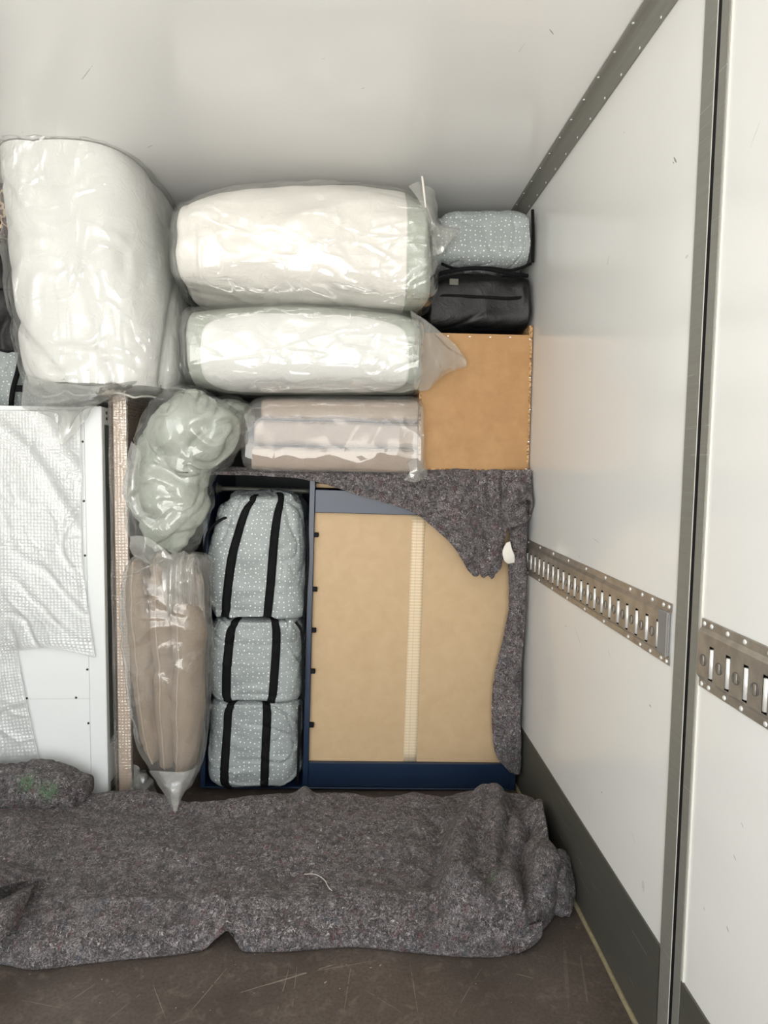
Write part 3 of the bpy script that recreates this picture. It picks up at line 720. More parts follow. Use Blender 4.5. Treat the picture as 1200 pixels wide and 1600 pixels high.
tq = np.linspace(-2.9, -.35, 50)
tube('hem', L2.eval(np.full(50, .085), tq, .003)[::2], .004, M['shade_hem'] if 'shade_hem' in M else 'seal', r, 6)
fd = lambda s, a: (lambda P: fbm(P, (7, 5, 7), 3, s) * a + crease(P, (5, 3, 9), s, .08, .9) * a * .6)
sheet('bag_end', [[(38, 585, 2.220), (90, 598, 2.140), (150, 604, 2.120), (190, 600, 2.140), (215, 596, 2.200)], [(36, 612, 2.260), (90, 622, 2.220), (140, 624, 2.200), (178, 614, 2.220), (208, 604, 2.250)],
                  [(38, 638, 2.325), (84, 640, 2.320), (110, 636, 2.300), (150, 628, 2.300), (196, 610, 2.280)], [(86, 645, 2.325), (92, 668, 2.325), (108, 668, 2.325), (122, 648, 2.325), (150, 634, 2.300)], [(90, 655, 2.325), (94, 692, 2.325), (102, 690, 2.325), (124, 668, 2.325), (140, 645, 2.325)]], 'film_milky', r, 60, 60, fd(3, .008), .0008)

# upper lying duvet
def plane_line(p0, p1, Y):
    a, b = at(*p0, Y), at(*p1, Y); k = (b[2] - a[2]) / (b[0] - a[0]); return lambda P: a[2] + (P[..., 0] - a[0]) * k
seam1 = plane_line((290, 466), (660, 482), 2.28); seam2 = plane_line((380, 613), (660, 614), 2.30)
def between(lo, hi):
    def f(P):
        z = P[..., 2]
        if lo: z = np.maximum(z, lo(P) + .0015)
        if hi: z = np.minimum(z, hi(P) - .0015)
        return np.concatenate([P[..., :2], z[..., None]], -1)
    return f
ceil_z = lambda P: P[..., 2] * 0 + ZC - .001
st = colsx([(296, 312, 456), (330, 296, 464), (400, 285, 470), (480, 279, 474), (550, 276, 478), (620, 284, 482), (655, 298, 478)], 2.29, 2.45, .25, 3.0)
r = root('bagged_duvet', 'large cream duvet lying in clear plastic under ceiling, uppermost of two', 'bedding', (st[3][0], 2.45, st[3][2] - .2), 'bagged duvets lying across the top')
L = Loft(st, 'x', .060, .055, 2.3, 3.0, fill_disp(12, .022, (2.5, 5, 5)), .14, between(seam1, ceil_z)); L.mesh('duvet', 'sage', r, -.010, 120, 150)
def wrapband(L, name, mat, r, t0, t1, off=.002, nr=100, nc=150):
    T, H = np.meshgrid(np.linspace(t0, t1, nr), np.linspace(0, 2 * math.pi, nc), indexing='ij'); P = L.eval(T, H, off - .010); P[:, -1] = P[:, 0]
    e0 = L.eval(T[:1], H[:1], -.013); e1 = L.eval(T[-1:], H[-1:], -.013); P = np.concatenate([e0, P, e1], 0)
    return mk(name, P.reshape(-1, 3), grid_faces(nr + 2, nc), mat, r, arc_uv(P))
wrapband(L, 'white_cover', 'white_cotton', r, .105, .775)
L2 = Loft(st, 'x', .072, .065, 2.3, 3.0, lambda P, t, th: fill_disp(12, .018, (2.5, 5, 5))(P, t, th) + film_disp(14, .009, (2.5, 6, 6), (8, 4, 4))(P, t, th), .14, between(seam1, ceil_z))
L2.mesh('plastic_bag', 'film_wide', r, .004, 150, 170)
sheet('bag_end', [[(640, 292, 2.25), (655, 284, 2.22), (672, 290, 2.25), (684, 300, 2.3)], [(652, 310, 2.22), (664, 305, 2.2), (678, 310, 2.24), (686, 318, 2.3)], [(668, 345, 2.22), (676, 345, 2.2), (684, 348, 2.24), (687, 350, 2.3)], [(676, 376, 2.24), (690, 368, 2.22), (708, 362, 2.24), (716, 356, 2.28)], [(676, 400, 2.26), (690, 396, 2.24), (700, 384, 2.24), (712, 372, 2.28)]], 'film_milky', r, 50, 40, fd(7, .012), .0008)
sheet('cut_edge', [[(658, 275, 2.21), (661, 275, 2.21)], [(661, 300, 2.20), (664, 300, 2.20)], [(664, 324, 2.19), (666, 324, 2.19)]], 'paper', r, 12, 3, None, .001)

# lower lying duvet
st = colsx([(304, 474, 606), (350, 468, 611), (450, 466, 613), (550, 470, 613), (630, 480, 612), (652, 488, 609)], 2.31, 2.48, .23, 3.1)
r = root('bagged_duvet', 'sage and white duvet lying in clear plastic beneath the uppermost duvet', 'bedding', (st[2][0], 2.48, st[2][2] - .16), 'bagged duvets lying across the top')
L = Loft(st, 'x', .04, .03, 3, 2.6, fill_disp(42, .014, (2.5, 4, 4)), .10, between(seam2, seam1)); L.mesh('duvet', 'sage', r, -.010, 120, 150)
def rpanel(L, name, mat, r, tc, rt, hc, rh, p, off):
    R_, A_ = np.meshgrid(np.linspace(0, 1, 40), np.linspace(0, 2 * math.pi, 120), indexing='ij')
    c, d = np.cos(A_), np.sin(A_)
    T = tc + rt * R_ * np.sign(c) * np.abs(c) ** (2 / p); H = hc + rh * R_ * np.sign(d) * np.abs(d) ** (2 / p)
    P = L.eval(T, H, off - .014 * np.clip((R_ - .93) / .07, 0, 1)); P[:, -1] = P[:, 0]
    return mk(name, P.reshape(-1, 3), grid_faces(40, 120), mat, r)
rpanel(L, 'white_side', 'white_cotton_cool', r, .47, .315, -1.95, 1.02, 3.0, -.005)
L2 = Loft(st, 'x', .05, .035, 3, 2.6, lambda P, t, th: fill_disp(42, .012, (2.5, 4, 4))(P, t, th) + film_disp(44, .007, (2.2, 6, 6), (8, 4, 4))(P, t, th), .10, between(seam2, seam1))
L2.mesh('plastic_bag', 'film_wide', r, .003, 150, 170)
sheet('bag_end', [[(640, 486, 2.30), (662, 500, 2.30), (690, 520, 2.32), (712, 538, 2.34), (727, 557, 2.35)], [(646, 520, 2.25), (664, 530, 2.28), (692, 542, 2.31), (714, 554, 2.34), (729, 566, 2.35)],
                  [(648, 570, 2.25), (666, 576, 2.28), (690, 576, 2.31), (712, 570, 2.34), (728, 572, 2.355)], [(646, 606, 2.29), (664, 610, 2.31), (684, 594, 2.33), (706, 580, 2.35), (726, 574, 2.36)]], 'film_milky', r, 60, 60, fd(17, .012), .0008)

# taupe cushions in one bag
zfl = lambda P: np.concatenate([P[..., :2], np.maximum(P[..., 2:], zt1 - .018 + .036 * np.clip((P[..., 1:2] - 2.355) / .045, 0, 1))], -1)
r = root('bagged_cushions', 'three flat taupe seat cushions stacked in one clear plastic bag on the wardrobe', 'cushions', (at(520, 740, 2.58)[0], 2.58, zt1 + .02), 'bagged taupe cushions')
for k, (l, rr, t0, b0, t1, b1) in enumerate(((404, 657, 622, 654, 624, 659), (393, 657, 656, 695, 661, 700), (388, 655, 696, 737, 702, 742))):
    s2 = [(l + 6, t0 + 1, b0 - 1), (l + 30, t0, b0), (520, (t0 + t1) / 2, (b0 + b1) / 2), (rr - 20, t1, b1), (rr - 5, t1 + 1, b1 - 1)]
    st = colsx(s2, 2.36, 2.55, .185, 5.5)
    L = Loft(st, 'x', .010, .010, 3, 3, fill_disp(60 + k, .006, (4, 4, 4)), .06, zfl)
    c = L.mesh('cushion', 'taupe', r, 0, 70, 110)
    for e_ in (-.93, .93):
        t = np.linspace(.05, .95, 40); th = -np.arcsin(np.clip((1 - .985 ** 5.5) ** 1 * 0 + .93, 0, 1)) * np.ones(40)
        th = np.full(40, -.74 if e_ > 0 else -math.pi + .74)
        tube('piping', L.eval(t, th, .001), .0035, 'taupe_pipe', c, 6, 60)
st = colsx([(384, 630, 734), (400, 618, 742), (450, 613, 746), (520, 612, 747), (600, 613, 748), (648, 615, 749), (658, 620, 746)], 2.345, 2.55, .205, 4.2)
L2 = Loft(st, 'x', .03, .02, 2.4, 2.6, film_disp(64, .005, (3, 6, 6), (3, 6, 4)), .08, lambda P: between(None, seam2)(zfl(P))); L2.mesh('plastic_bag', 'film_smooth', r, .002, 130, 160)
sheet('bag_end', [[(636, 722, 2.350), (650, 716, 2.345), (661, 718, 2.365)], [(640, 738, 2.340), (655, 735, 2.335), (667, 736, 2.365)], [(630, 750, 2.350), (650, 753, 2.340), (666, 744, 2.365)]], 'film_milky', r, 24, 24, fd(27, .008), .0008)

# sage pillows hanging in clear plastic at the corner of the wardrobe
r = root('bagged_pillows', 'two sage green pillows slumped in clear plastic over the wardrobe corner', 'pillows', (at(265, 740, 2.32)[0], 2.32, at(265, 865, 2.32)[2]))
def pil_disp(seed, a):
    return lambda P, t, th: fbm(P, (6, 6, 6), 3, seed) * a - crease(P, (4, 4, 5), seed, .07, 1.2) * a * .8 - crease(P, (7, 7, 3), seed + 3, .06, 1.2) * a * .5 + crease(P, (3, 3, 6), seed + 5, .2, 1.0) * a * .6
st = rowsz([(862, 232, 282, .05), (845, 216, 300, .07), (800, 204, 318, .10), (750, 204, 324, .10), (700, 210, 330, .085), (670, 222, 320, .06)], 2.28, 2.335, .1, 2.3)
Loft(st, 'z', .02, .02, 2, 2, pil_disp(70, .022), .1).mesh('pillow', 'sage', r, -.006, 90, 110)
st = rowsz([(736, 258, 318, .06), (715, 228, 352, .09), (680, 222, 370, .11), (645, 230, 364, .11), (625, 246, 338, .08), (616, 262, 312, .05)], 2.25, 2.31, .1, 2.3)
Loft(st, 'z', .02, .012, 2, 2, pil_disp(74, .026), .1).mesh('pillow', 'sage', r, -.004, 90, 110)
st = rowsz([(870, 222, 288, .05), (845, 206, 306, .09), (800, 196, 320, .112), (750, 196, 326, .112), (715, 204, 356, .115), (680, 210, 374, .125), (645, 222, 368, .125), (622, 242, 336, .09), (612, 262, 312, .05)], 2.26, 2.32, .11, 2.3)
def pf(P, t, th):
    return fbm(P, (6, 6, 6), 3, 71) * .016 + crease(P, (7, 7, 5), 72, .10, 1.0) * .012 + crease(P, (5, 5, 10), 75, .08, 1.0) * .012 - crease(P, (4, 4, 4), 79, .10, 1.0) * .010
Loft(st, 'z', .025, .012, 2, 2, pf, .1).mesh('plastic_bag', 'film', r, .006, 150, 160)
sheet('bag_flap', [[(205, 690, 2.24), (216, 700, 2.22), (222, 712, 2.22)], [(194, 730, 2.23), (206, 740, 2.2), (216, 742, 2.21)], [(190, 775, 2.23), (204, 785, 2.2), (220, 790, 2.21)], [(206, 800, 2.23), (216, 806, 2.2), (234, 806, 2.21)]], 'film_milky', r, 40, 24, fd(37, .012), .0008)
sheet('bag_flap', [[(203, 838, 2.22), (225, 838, 2.2), (246, 850, 2.19), (262, 862, 2.2)], [(202, 858, 2.22), (225, 866, 2.2), (250, 874, 2.19), (270, 874, 2.2)], [(208, 870, 2.23), (232, 882, 2.21), (252, 886, 2.2), (268, 882, 2.21)]], 'film_milky', r, 30, 40, fd(39, .012), .0008)
# pleated sage bundle behind them
st = colsx([(330, 622, 700, .07), (345, 618, 705, .09), (362, 620, 690, .09), (378, 628, 672, .06)], 2.36, 2.46, .09, 2.3)
def pleat(P, t, th):
    return fbm(P, (6, 6, 6), 2, 81) * .012 - (1 - np.abs(np.sin(P[..., 0] * 70 - P[..., 2] * 55 + pn(P, 9, 82) * 5))) ** 4 * .012
r = root('sage_bundle', 'small pleated sage green bundle wedged between pillows and taupe cushions', 'bedding', (st[1][0], 2.46, zt1 + .1))
Loft(st, 'x', .02, .02, 2, 2, pleat, .12).mesh('folded_cloth', 'sage', r, 0, 90, 110)
Loft(st, 'x', .026, .024, 2, 2, film_disp(85, .007, (6, 6, 6), (9, 9, 4)), .12).mesh('plastic_bag', 'film', r, .006, 90, 110)

# long taupe cushions in a bag, lower left
r = root('bagged_cushions', 'three long taupe cushions upright in a clear plastic bag with pointed tail', 'cushions', (at(255, 1100, 2.3)[0], 2.30, at(270, 1268, 2.2)[2]), 'bagged taupe cushions')
def long_disp(seed):
    return lambda P, t, th: fbm(P, (9, 9, 5), 3, seed) * .016 - crease(P, (3, 3, 10), seed, .07, .8) * .008
for k, rows in enumerate(([(1190, 230, 250), (1150, 212, 246), (1080, 198, 240), (1000, 190, 236), (920, 188, 230), (892, 194, 224), (882, 202, 218)],
                          [(1202, 242, 272), (1150, 234, 274), (1060, 230, 270), (980, 224, 266), (915, 222, 262), (880, 228, 258), (870, 238, 254)],
                          [(1204, 268, 300), (1160, 262, 309), (1080, 262, 312), (985, 258, 313), (925, 260, 310), (888, 266, 300), (876, 276, 292)])):
    st = rowsz(rows, 2.26, 2.325, (.070, .066, .078)[k], 2.0)
    L = Loft(st, 'z', .015, .015, 2, 2, long_disp(90 + k), .08)
    c = L.mesh('cushion', 'taupe_long', r, 0, 110, 80)
    t = np.linspace(.06, .94, 60); th = L.thof((-.1, -.05, -.35)[k] + .16 * np.sin(t * 19 + k * 2) * np.clip(t - .25, 0, 1) + .10 * np.sin(t * 41 + k) * np.clip(t - .55, 0, 1), t)
    tube('piping', L.eval(t, th, .0015), .0030, 'taupe_light', c, 6, 160)
st = rowsz([(1232, 256, 292, .03), (1205, 236, 306, .06), (1170, 216, 314, .085), (1110, 200, 318, .092), (1040, 190, 320, .094), (950, 185, 321, .092), (905, 189, 320, .085), (880, 200, 318, .06)], 2.25, 2.31, .09, 2.5)
L2 = Loft(st, 'z', .03, .02, 1.8, 2, lambda P, t, th: .004 + fbm(P, (6, 6, 3), 2, 95) * .008 + crease(P, (8, 8, 2.5), 96, .10, .8) * .009 * (1.2 - .6 * t) + crease(P, (4, 4, 9), 97, .06, .8) * .006, .1)
L2.mesh('plastic_bag', 'film_milky', r, .004, 170, 140)
sheet('bag_tail', [[(232, 1205, 2.22), (250, 1205, 2.19), (285, 1206, 2.19), (306, 1200, 2.22)], [(244, 1222, 2.21), (258, 1224, 2.17), (282, 1224, 2.17), (298, 1220, 2.2)], [(257, 1240, 2.18), (266, 1242, 2.15), (280, 1242, 2.15), (288, 1238, 2.17)], [(268, 1262, 2.13), (271, 1264, 2.12), (276, 1263, 2.12), (279, 1258, 2.13)], [(273, 1268, 2.11), (274, 1270, 2.105), (275, 1270, 2.105), (276, 1268, 2.11)]], 'film_milky', r, 50, 40, fd(47, .006), .0008)
sheet('bag_neck', [[(258, 868, 2.26), (272, 862, 2.24), (288, 862, 2.24), (304, 866, 2.25), (313, 872, 2.27)], [(254, 900, 2.22), (270, 890, 2.20), (288, 885, 2.2), (306, 890, 2.21), (317, 900, 2.24)], [(256, 935, 2.21), (262, 950, 2.195), (284, 915, 2.2), (310, 920, 2.21), (320, 935, 2.24)], [(258, 950, 2.21), (262, 965, 2.20), (276, 945, 2.205), (312, 950, 2.22), (320, 965, 2.24)]], 'film_milky', r, 50, 60, lambda P: fbm(P, (9, 9, 4), 2, 50) * .012 + (np.abs(np.sin(P[..., 0] * 90))) ** 2 * .012, .0008)
tube('fold_line', [at(193, 905, 2.22), at(225, 888, 2.2), at(262, 872, 2.19)], .002, 'film_milky', r, 6)

# ================================================================== LEFT: WHITE CABINET, WRAPPED BOARD, STACK
YF = 2.36
wx1 = at(163, 900, YF)[0]; wx0 = -1.52; wz1 = at(120, 634, YF)[2]
wc = root('white_cabinet', 'large white flat-backed cabinet standing on end at the left, partly under bubble wrap', 'cabinet', ((wx0 + wx1) / 2, 2.6, 0))
fx = at(136, 900, YF)[0]
box('back_panel', wx0, fx - .001, YF + .0015, YF + .012, 0.0, wz1 - .004, 'white_gloss', wc, .0008)
box('edge_post', fx, wx1, YF, YF + .028, 0, wz1, 'white_gloss', wc, .002)
box('inner_body', wx0 + .02, wx1 - .022, YF + .013, 2.98, 0, wz1 - .02, 'white_gloss', wc, .001)
box('side_panel', wx1 - .022, wx1 - .018, YF + .028, 2.96, .03, wz1 - .06, 'grey_side', wc, 0)
box('side_rail', wx1 - .022, wx1 - .001, YF + .028, 2.96, wz1 - .062, wz1 - .001, 'white_gloss', wc, .001)
box('side_rail', wx1 - .022, wx1 - .001, YF + .028, 2.96, 0.06, .20, 'white_gloss', wc, .001)
box('panel_joint', at(42, 1091, YF)[0], fx, YF + .0008, YF + .002, at(80, 1092, YF)[2] - .0008, at(80, 1092, YF)[2] + .0008, 'seal', wc, 0)
box('panel_joint', at(130, 822, YF)[0], fx, YF + .0008, YF + .002, at(80, 822, YF)[2] - .0008, at(80, 822, YF)[2] + .0008, 'seal', wc, 0)
sp = None
V, Fc = lathe_data([(.0042, 0), (.004, .0012), (.0026, .002)], 10); V = V @ np.array(((1, 0, 0), (0, 0, -1), (0, 1, 0))).T
V[:, 1] = -np.abs(V[:, 1])
for px, py in ((131, 690), (133, 783), (36, 822), (115, 822), (135, 868), (138, 957), (139, 1046), (119, 1090), (42, 1091), (140, 1130), (142, 1216)):
    l = at(px, py, YF + .0015); l[0] = min(l[0], fx - .006) if px > 125 else l[0]
    if sp is None: sp = mk('screw', V + l, Fc, 'dark_screw', wc, origin=l)
    else: dupe(sp, l - wloc(wc), wc)
for z in (wz1 - .02, wz1 - .04): 
    V2, F2 = lathe_data([(.006, 0), (.006, .001), (.003, .002)], 10); V2 = V2 @ np.array(((0, 0, -1), (0, 1, 0), (1, 0, 0))); V2[:, 0] = np.abs(V2[:, 0])
    mk('screw', V2 + np.array((wx1 - .001, YF + .05, z)), F2, 'dark_screw', wc)
# bubble wrap drape over it
def bub(P):
    d = (P[..., 0] * .78 + P[..., 2] * .62)
    return .004 + .010 * np.exp(-((d - .02 + pn(P, 3, 3) * .06) / .03) ** 2) + fbm(P, (5, 5, 5), 3, 2) * .004 + crease(P, (6, 6, 6), 3, .10, .9) * .004 + .008 * np.exp(-((d + .12 + pn(P, 3, 5) * .06) / .022) ** 2)
bw = root('bubble_wrap', 'sheet of clear bubble wrap hanging over the white cabinet', 'packaging', (at(40, 700, YF - .03)[0], YF - .03, at(40, 1040, YF)[2]))
Yb = YF - .022
sheet('wrap_sheet', [[(-130, 640, Yb), (-60, 640, Yb), (0, 641, Yb), (60, 641, Yb), (124, 640, Yb)], [(-130, 740, Yb), (-60, 740, Yb - .01), (0, 740, Yb), (64, 740, Yb), (126, 740, Yb)], [(-130, 840, Yb), (-60, 840, Yb), (0, 840, Yb - .012), (66, 842, Yb), (126, 845, Yb)],
                     [(-130, 940, Yb), (-60, 940, Yb), (0, 940, Yb - .01), (70, 945, Yb - .004), (136, 945, Yb)], [(-130, 1010, Yb), (-60, 1008, Yb), (0, 1008, Yb), (66, 1000, Yb - .006), (144, 1000, Yb)], [(-130, 1024, Yb), (-60, 1022, Yb), (20, 1018, Yb), (80, 1014, Yb - .005), (148, 1028, Yb)]], 'bubble', bw, 150, 140, bub, .001)
sheet('wrap_sheet', [[(-130, 1015, Yb + .004), (-40, 1012, Yb + .004), (24, 1010, Yb + .004)], [(-130, 1120, Yb), (-30, 1120, Yb), (44, 1110, Yb + .006)], [(-130, 1240, Yb), (-20, 1242, Yb), (74, 1245, Yb + .006)]], 'bubble', bw, 90, 70, lambda P: fbm(P, (5, 5, 5), 3, 2) * .004 + crease(P, (6, 6, 6), 3, .10, .9) * .004, .001)
# board in bubble wrap
YP = 2.42
bx0, bx1 = at(178, 900, YP)[0], at(203, 900, YP)[0]; bz1 = at(190, 606, YP)[2]
wb = root('wrapped_board', 'narrow beige board wrapped in bubble film standing between white cabinet and pillows', 'board', ((bx0 + bx1) / 2, 2.7, 0))
box('board', bx0 + .003, bx1 - .003, YP + .004, 2.98, 0.0, bz1 - .004, 'kraft', wb, .003)
V = []
prof = [(bx0 - .002, 2.97), (bx0 - .002, YP + .02), (bx0, YP + .002), (bx0 + .012, YP - .002), ((bx0 + bx1) / 2, YP - .003), (bx1 - .012, YP - .002), (bx1, YP + .002), (bx1 + .002, YP + .02), (bx1 + .002, 2.97)]
zz = np.linspace(.002, bz1, 160); Pp = catmull(np.array(prof), 40)
P = np.stack([np.broadcast_to(Pp[None, :, 0], (160, 40)), np.broadcast_to(Pp[None, :, 1], (160, 40)), np.broadcast_to(zz[:, None], (160, 40))], -1)
P = P + normals(P) * (fbm(P, (12, 12, 6), 2, 5) * .004)[..., None]
P[..., 0] = np.clip(P[..., 0], bx0 - .004, bx1 + .004)
mk('bubble_film', P.reshape(-1, 3), grid_faces(160, 40), mat_plastic('bubble_film_beige', .16, crinkle=.5, bubbles=1.0, rough=.10, gloss=3.2, cap=0.32, milk=(.88, .84, .80, 1)), wb, arc_uv(P))
# crumpled film scrap at the foot
r = root('plastic_scrap', 'crumpled clear plastic film at the foot of the beige wrapped board', 'packaging', (*at(222, 1235, 2.4)[:2], .0))
sheet('film', [[(206, 1195, 2.40), (216, 1200, 2.38), (226, 1205, 2.40)], [(206, 1225, 2.38), (222, 1222, 2.34), (240, 1225, 2.38)], [(206, 1262, 2.36), (228, 1262, 2.30), (250, 1262, 2.36)]], 'film_milky', r, 40, 40, lambda P: fbm(P, (14, 14, 14), 3, 5) * .03, .0008)

# left stack
st = rowsz([(640, -70, 38), (630, -76, 42), (590, -78, 40), (560, -76, 36), (550, -70, 30)], 2.55, 2.76, .2, 4.5)
lb = root('storage_bag', 'spotted grey bag with black strap sitting on the white cabinet at left photo edge', 'bag', (st[0][0], 2.76, wz1))
L = Loft(st, 'z', .01, .012, 3, 3, dotted_disp(51, .7), .12); L.mesh('bag_body', 'dots', lb, 0, 80, 150)
tube('strap', [at(33, 552, 2.540), at(28, 580, 2.535), at(20, 610, 2.535), at(17, 640, 2.540)], .009, 'black_strap', lb, 8)
box('strap_loop', at(24, 605, 2.540)[0], at(36, 605, 2.540)[0], 2.535, 2.542, at(24, 612, 2.540)[2], at(24, 602, 2.540)[2], 'black_strap', lb, .001)
st = rowsz([(544, -66, 30), (520, -74, 36), (460, -78, 27), (410, -78, 18), (372, -74, 14)], 2.55, 2.76, .2, 4)
kb_ = root('black_bag', 'black nylon bag stacked at left photo edge above the spotted bag', 'bag', (st[0][0], 2.76, st[0][2]))
L = Loft(st, 'z', .012, .012, 3, 3, soft(55, .014, .010), .12); L.mesh('bag_body', M['black_soft'] if 'black_soft' in M else 'black_cloth', kb_, 0, 90, 130)
tube('seam', [at(-40, 454, 2.530), at(0, 452, 2.530), at(20, 452, 2.535)], .004, 'black_strap', kb_, 6)
dm = root('patterned_box', 'maroon fabric box with cream scroll pattern at left photo edge under the ceiling', 'box', (at(-30, 365, 2.56)[0], 2.75, at(-30, 365, 2.56)[2]))
za, zb_ = at(0, 366, 2.56)[2], at(0, 276, 2.56)[2]
box('box_body', at(-90, 320, 2.56)[0], at(15, 320, 2.56)[0], 2.56, 2.95, za, zb_ - .02, 'damask', dm, .006, 2)
box('lid', at(-92, 320, 2.56)[0], at(17, 320, 2.56)[0], 2.557, 2.955, zb_ - .05, zb_, plain('maroon_lid', srgb(48, 18, 26), .8), dm, .005, 2)

# ================================================================== HANGING BLANKET on the wardrobe
hb = root('moving_blanket', 'grey felt moving blanket hanging over the right side of navy wardrobe', 'blanket', (at(760, 745, 2.45)[0], 2.45, zt1), 'felt moving blankets')
Yh = 2.375
fl = lambda s, a: (lambda P: fbm(P, (9, 9, 9), 3, s) * a + fbm(P, (60, 60, 60), 2, s + 3) * .003)
cols = [(330, 736, 741), (400, 737, 743), (470, 738, 748), (520, 738, 760), (560, 738, 774), (600, 739, 785), (645, 739, 800), (675, 739, 822), (705, 739, 850), (722, 739, 874), (736, 739, 896), (744, 739, 901), (749, 739, 896), (756, 739, 903), (762, 739, 899), (768, 739, 905), (775, 739, 896), (784, 739, 882), (788, 739, 850)]
def hrow(f, Yq, top=False):
    return [at(c[0], c[1] + (c[2] - c[1]) * f, Yq + .006 * math.sin(i * 1.9) - .02 * f * (i > 7)) for i, c in enumerate(cols)]
top0 = [np.array((at(c[0], c[1], Yh + .03)[0], 2.50, zt1 + .007)) for c in cols]
top1 = [np.array((min(at(c[0], c[1], Yh)[0], XR - .02), 2.43, zt1 + .008)) for c in cols]
ctrl = [top0, top1] + [hrow(f, Yh + .02 * (1 - f) ** 4) for f in (.0, .2, .4, .6, .8, 1.0)]
jag = lambda P: fl(61, .012)(P) + crease(P, (7, 7, 3), 62, .06, .6) * .006
sheet('felt', ctrl, 'felt', hb, 150, 240, jag, .009, px=False)
# right strip hanging beside the wardrobe
rows = [(742, 786, 836), (790, 792, 838), (840, 797, 835), (880, 795, 833), (925, 797, 831), (960, 795, 831), (1000, 786, 830), (1060, 773, 829), (1100, 769, 829), (1150, 770, 829), (1180, 776, 829), (1200, 792, 829), (1209, 806, 829)]
ctrl = [[at(a, y, Yh + .012), at(a * .67 + b * .33, y, Yh - .012), at(a * .33 + b * .67, y, Yh - .014), at(b - 2, y, Yh + (.12 if y < 845 else .002)), at(b, y, Yh + (.14 if y < 845 else .018))] for y, a, b in rows]
for rw in ctrl:
    for p_ in rw: p_[0] = min(p_[0], XR - .020)
sheet('felt_strip', ctrl, 'felt', hb, 200, 70, lambda P: fl(65, .006)(P), .010, px=False)
path = [(787, 842, .0), (792, 828, -.03), (804, 823, -.05), (817, 818, -.05), (823, 808, -.035), (816, 798, -.01), (811, 790, -.02), (818, 782, -.05), (829, 783, -.06), (835, 796, -.03), (837, 840, .03)]
n_ = len(path); ctrl = []
for f_ in (0, .3, .62, .85, 1.0):
    row = []
    for i_, (px, py, dy) in enumerate(path):
        x0_ = 784 + 53 * i_ / (n_ - 1); row.append((x0_ + (px - x0_) * f_ ** 1.6, 735 + (py - 735) * f_, 2.365 + dy * f_ ** 1.3 + (.04 if i_ == n_ - 1 else 0)))
    ctrl.append(row)
ctrl = [[at(*q_) for q_ in row] for row in ctrl]
for row in ctrl:
    for p_ in row: p_[0] = min(p_[0], XR - .012)
sheet('felt_fold', ctrl, 'felt', hb, 90, 150, fl(69, .003), .008, px=False)
sheet('care_label', [[(791, 848, 2.325), (797, 846, 2.320)], [(785, 862, 2.320), (800, 858, 2.310)], [(788, 876, 2.320), (804, 868, 2.310)], [(794, 881, 2.325), (804, 879, 2.320)]], 'paper', hb, 16, 8, None, .0012)

# ================================================================== FLOOR BLANKET
fb = root('moving_blanket', 'wide grey felt moving blanket spread across the brown floor', 'blanket', (-.35, 2.0, 0), 'felt moving blankets')
H = .080
front = [(-190, 1490, 0), (-100, 1500, 0), (0, 1508, 0), (50, 1516, 0), (120, 1509, 0), (200, 1500, 0), (270, 1494, 0), (315, 1484, .004), (340, 1466, .030), (356, 1456, .040), (368, 1466, .028), (385, 1487, .002), (440, 1488, 0), (500, 1484, 0), (560, 1481, 0), (620, 1487, 0), (690, 1494, 0), (750, 1497, 0), (790, 1494, 0), (822, 1478, 0), (848, 1454, 0), (866, 1430, 0)]
back = [(-60, 1238), (-20, 1240), (40, 1242), (90, 1244), (130, 1241), (190, 1236), (235, 1242), (290, 1252), (330, 1253), (360, 1250), (400, 1243), (440, 1240), (470, 1236), (500, 1240), (545, 1240), (590, 1243), (640, 1240), (690, 1243), (735, 1236), (775, 1234), (812, 1236), (838, 1246)]
ctrl = [[], [], [], [], [], [], [], [], []]
for i, (f_, b_) in enumerate(zip(front, back)):
    A = plane_pt(f_[0], f_[1], f_[2]); hb_ = H * (.78 if i < 6 else 1.0) if i < 19 else H * 1.15
    B = plane_pt(b_[0], b_[1], hb_)
    B[1] = min(B[1], 2.38)
    d = B - A; d[2] = 0
    ups = [(0, f_[2]), (.012, max(.035, f_[2] + .012)), (.05, max(.055, f_[2] + .02)), (.15, H * .98), (.32, H * .94), (.55, H * .97), (.8, H), (.97, hb_)]
    for k, (q_, z_) in enumerate(ups): ctrl[k].append(A + d * q_ + np.array((0, 0, z_ - A[2])))
    ctrl[8].append(A + d * 1.015 + np.array((0, 0, .012 - A[2])))
def seg_d(P, pts):
    best = np.full(P.shape[:2], 9.0)
    for a, b in zip(pts[:-1], pts[1:]):
        ab = (b - a)[:2]; t = np.clip(((P[..., :2] - a[:2]) @ ab) / (ab @ ab), 0, 1)
        best = np.minimum(best, np.linalg.norm(P[..., :2] - a[:2] - t[..., None] * ab, axis=-1))
    return best
RID = [([(752, 1262), (722, 1310), (708, 1390), (725, 1440)], .045, .055), ([(778, 1260), (775, 1330), (795, 1400), (820, 1440)], .036, .05), ([(842, 1285), (862, 1320), (866, 1380), (852, 1425)], .05, .065), ([(800, 1300), (835, 1350), (850, 1400)], .035, .03),
       ([(735, 1400), (790, 1440), (830, 1450)], .04, .035), ([(476, 1238), (480, 1255)], .018, .018), ([(200, 1245), (330, 1262), (420, 1258)], .05, .012), ([(130, 1412), (380, 1410), (560, 1402), (700, 1400)], .022, .010),
       ([(-40, 1300), (30, 1290), (60, 1320)], .05, .03), ([(370, 1440), (330, 1400), (310, 1340)], .03, .008)]
VAL = [([(690, 1275), (682, 1350), (690, 1425)], .03, .02), ([(795, 1270), (782, 1320), (785, 1350)], .016, .035), ([(830, 1285), (815, 1320), (822, 1400), (835, 1425)], .014, .03), ([(740, 1430), (715, 1455)], .02, .02)]
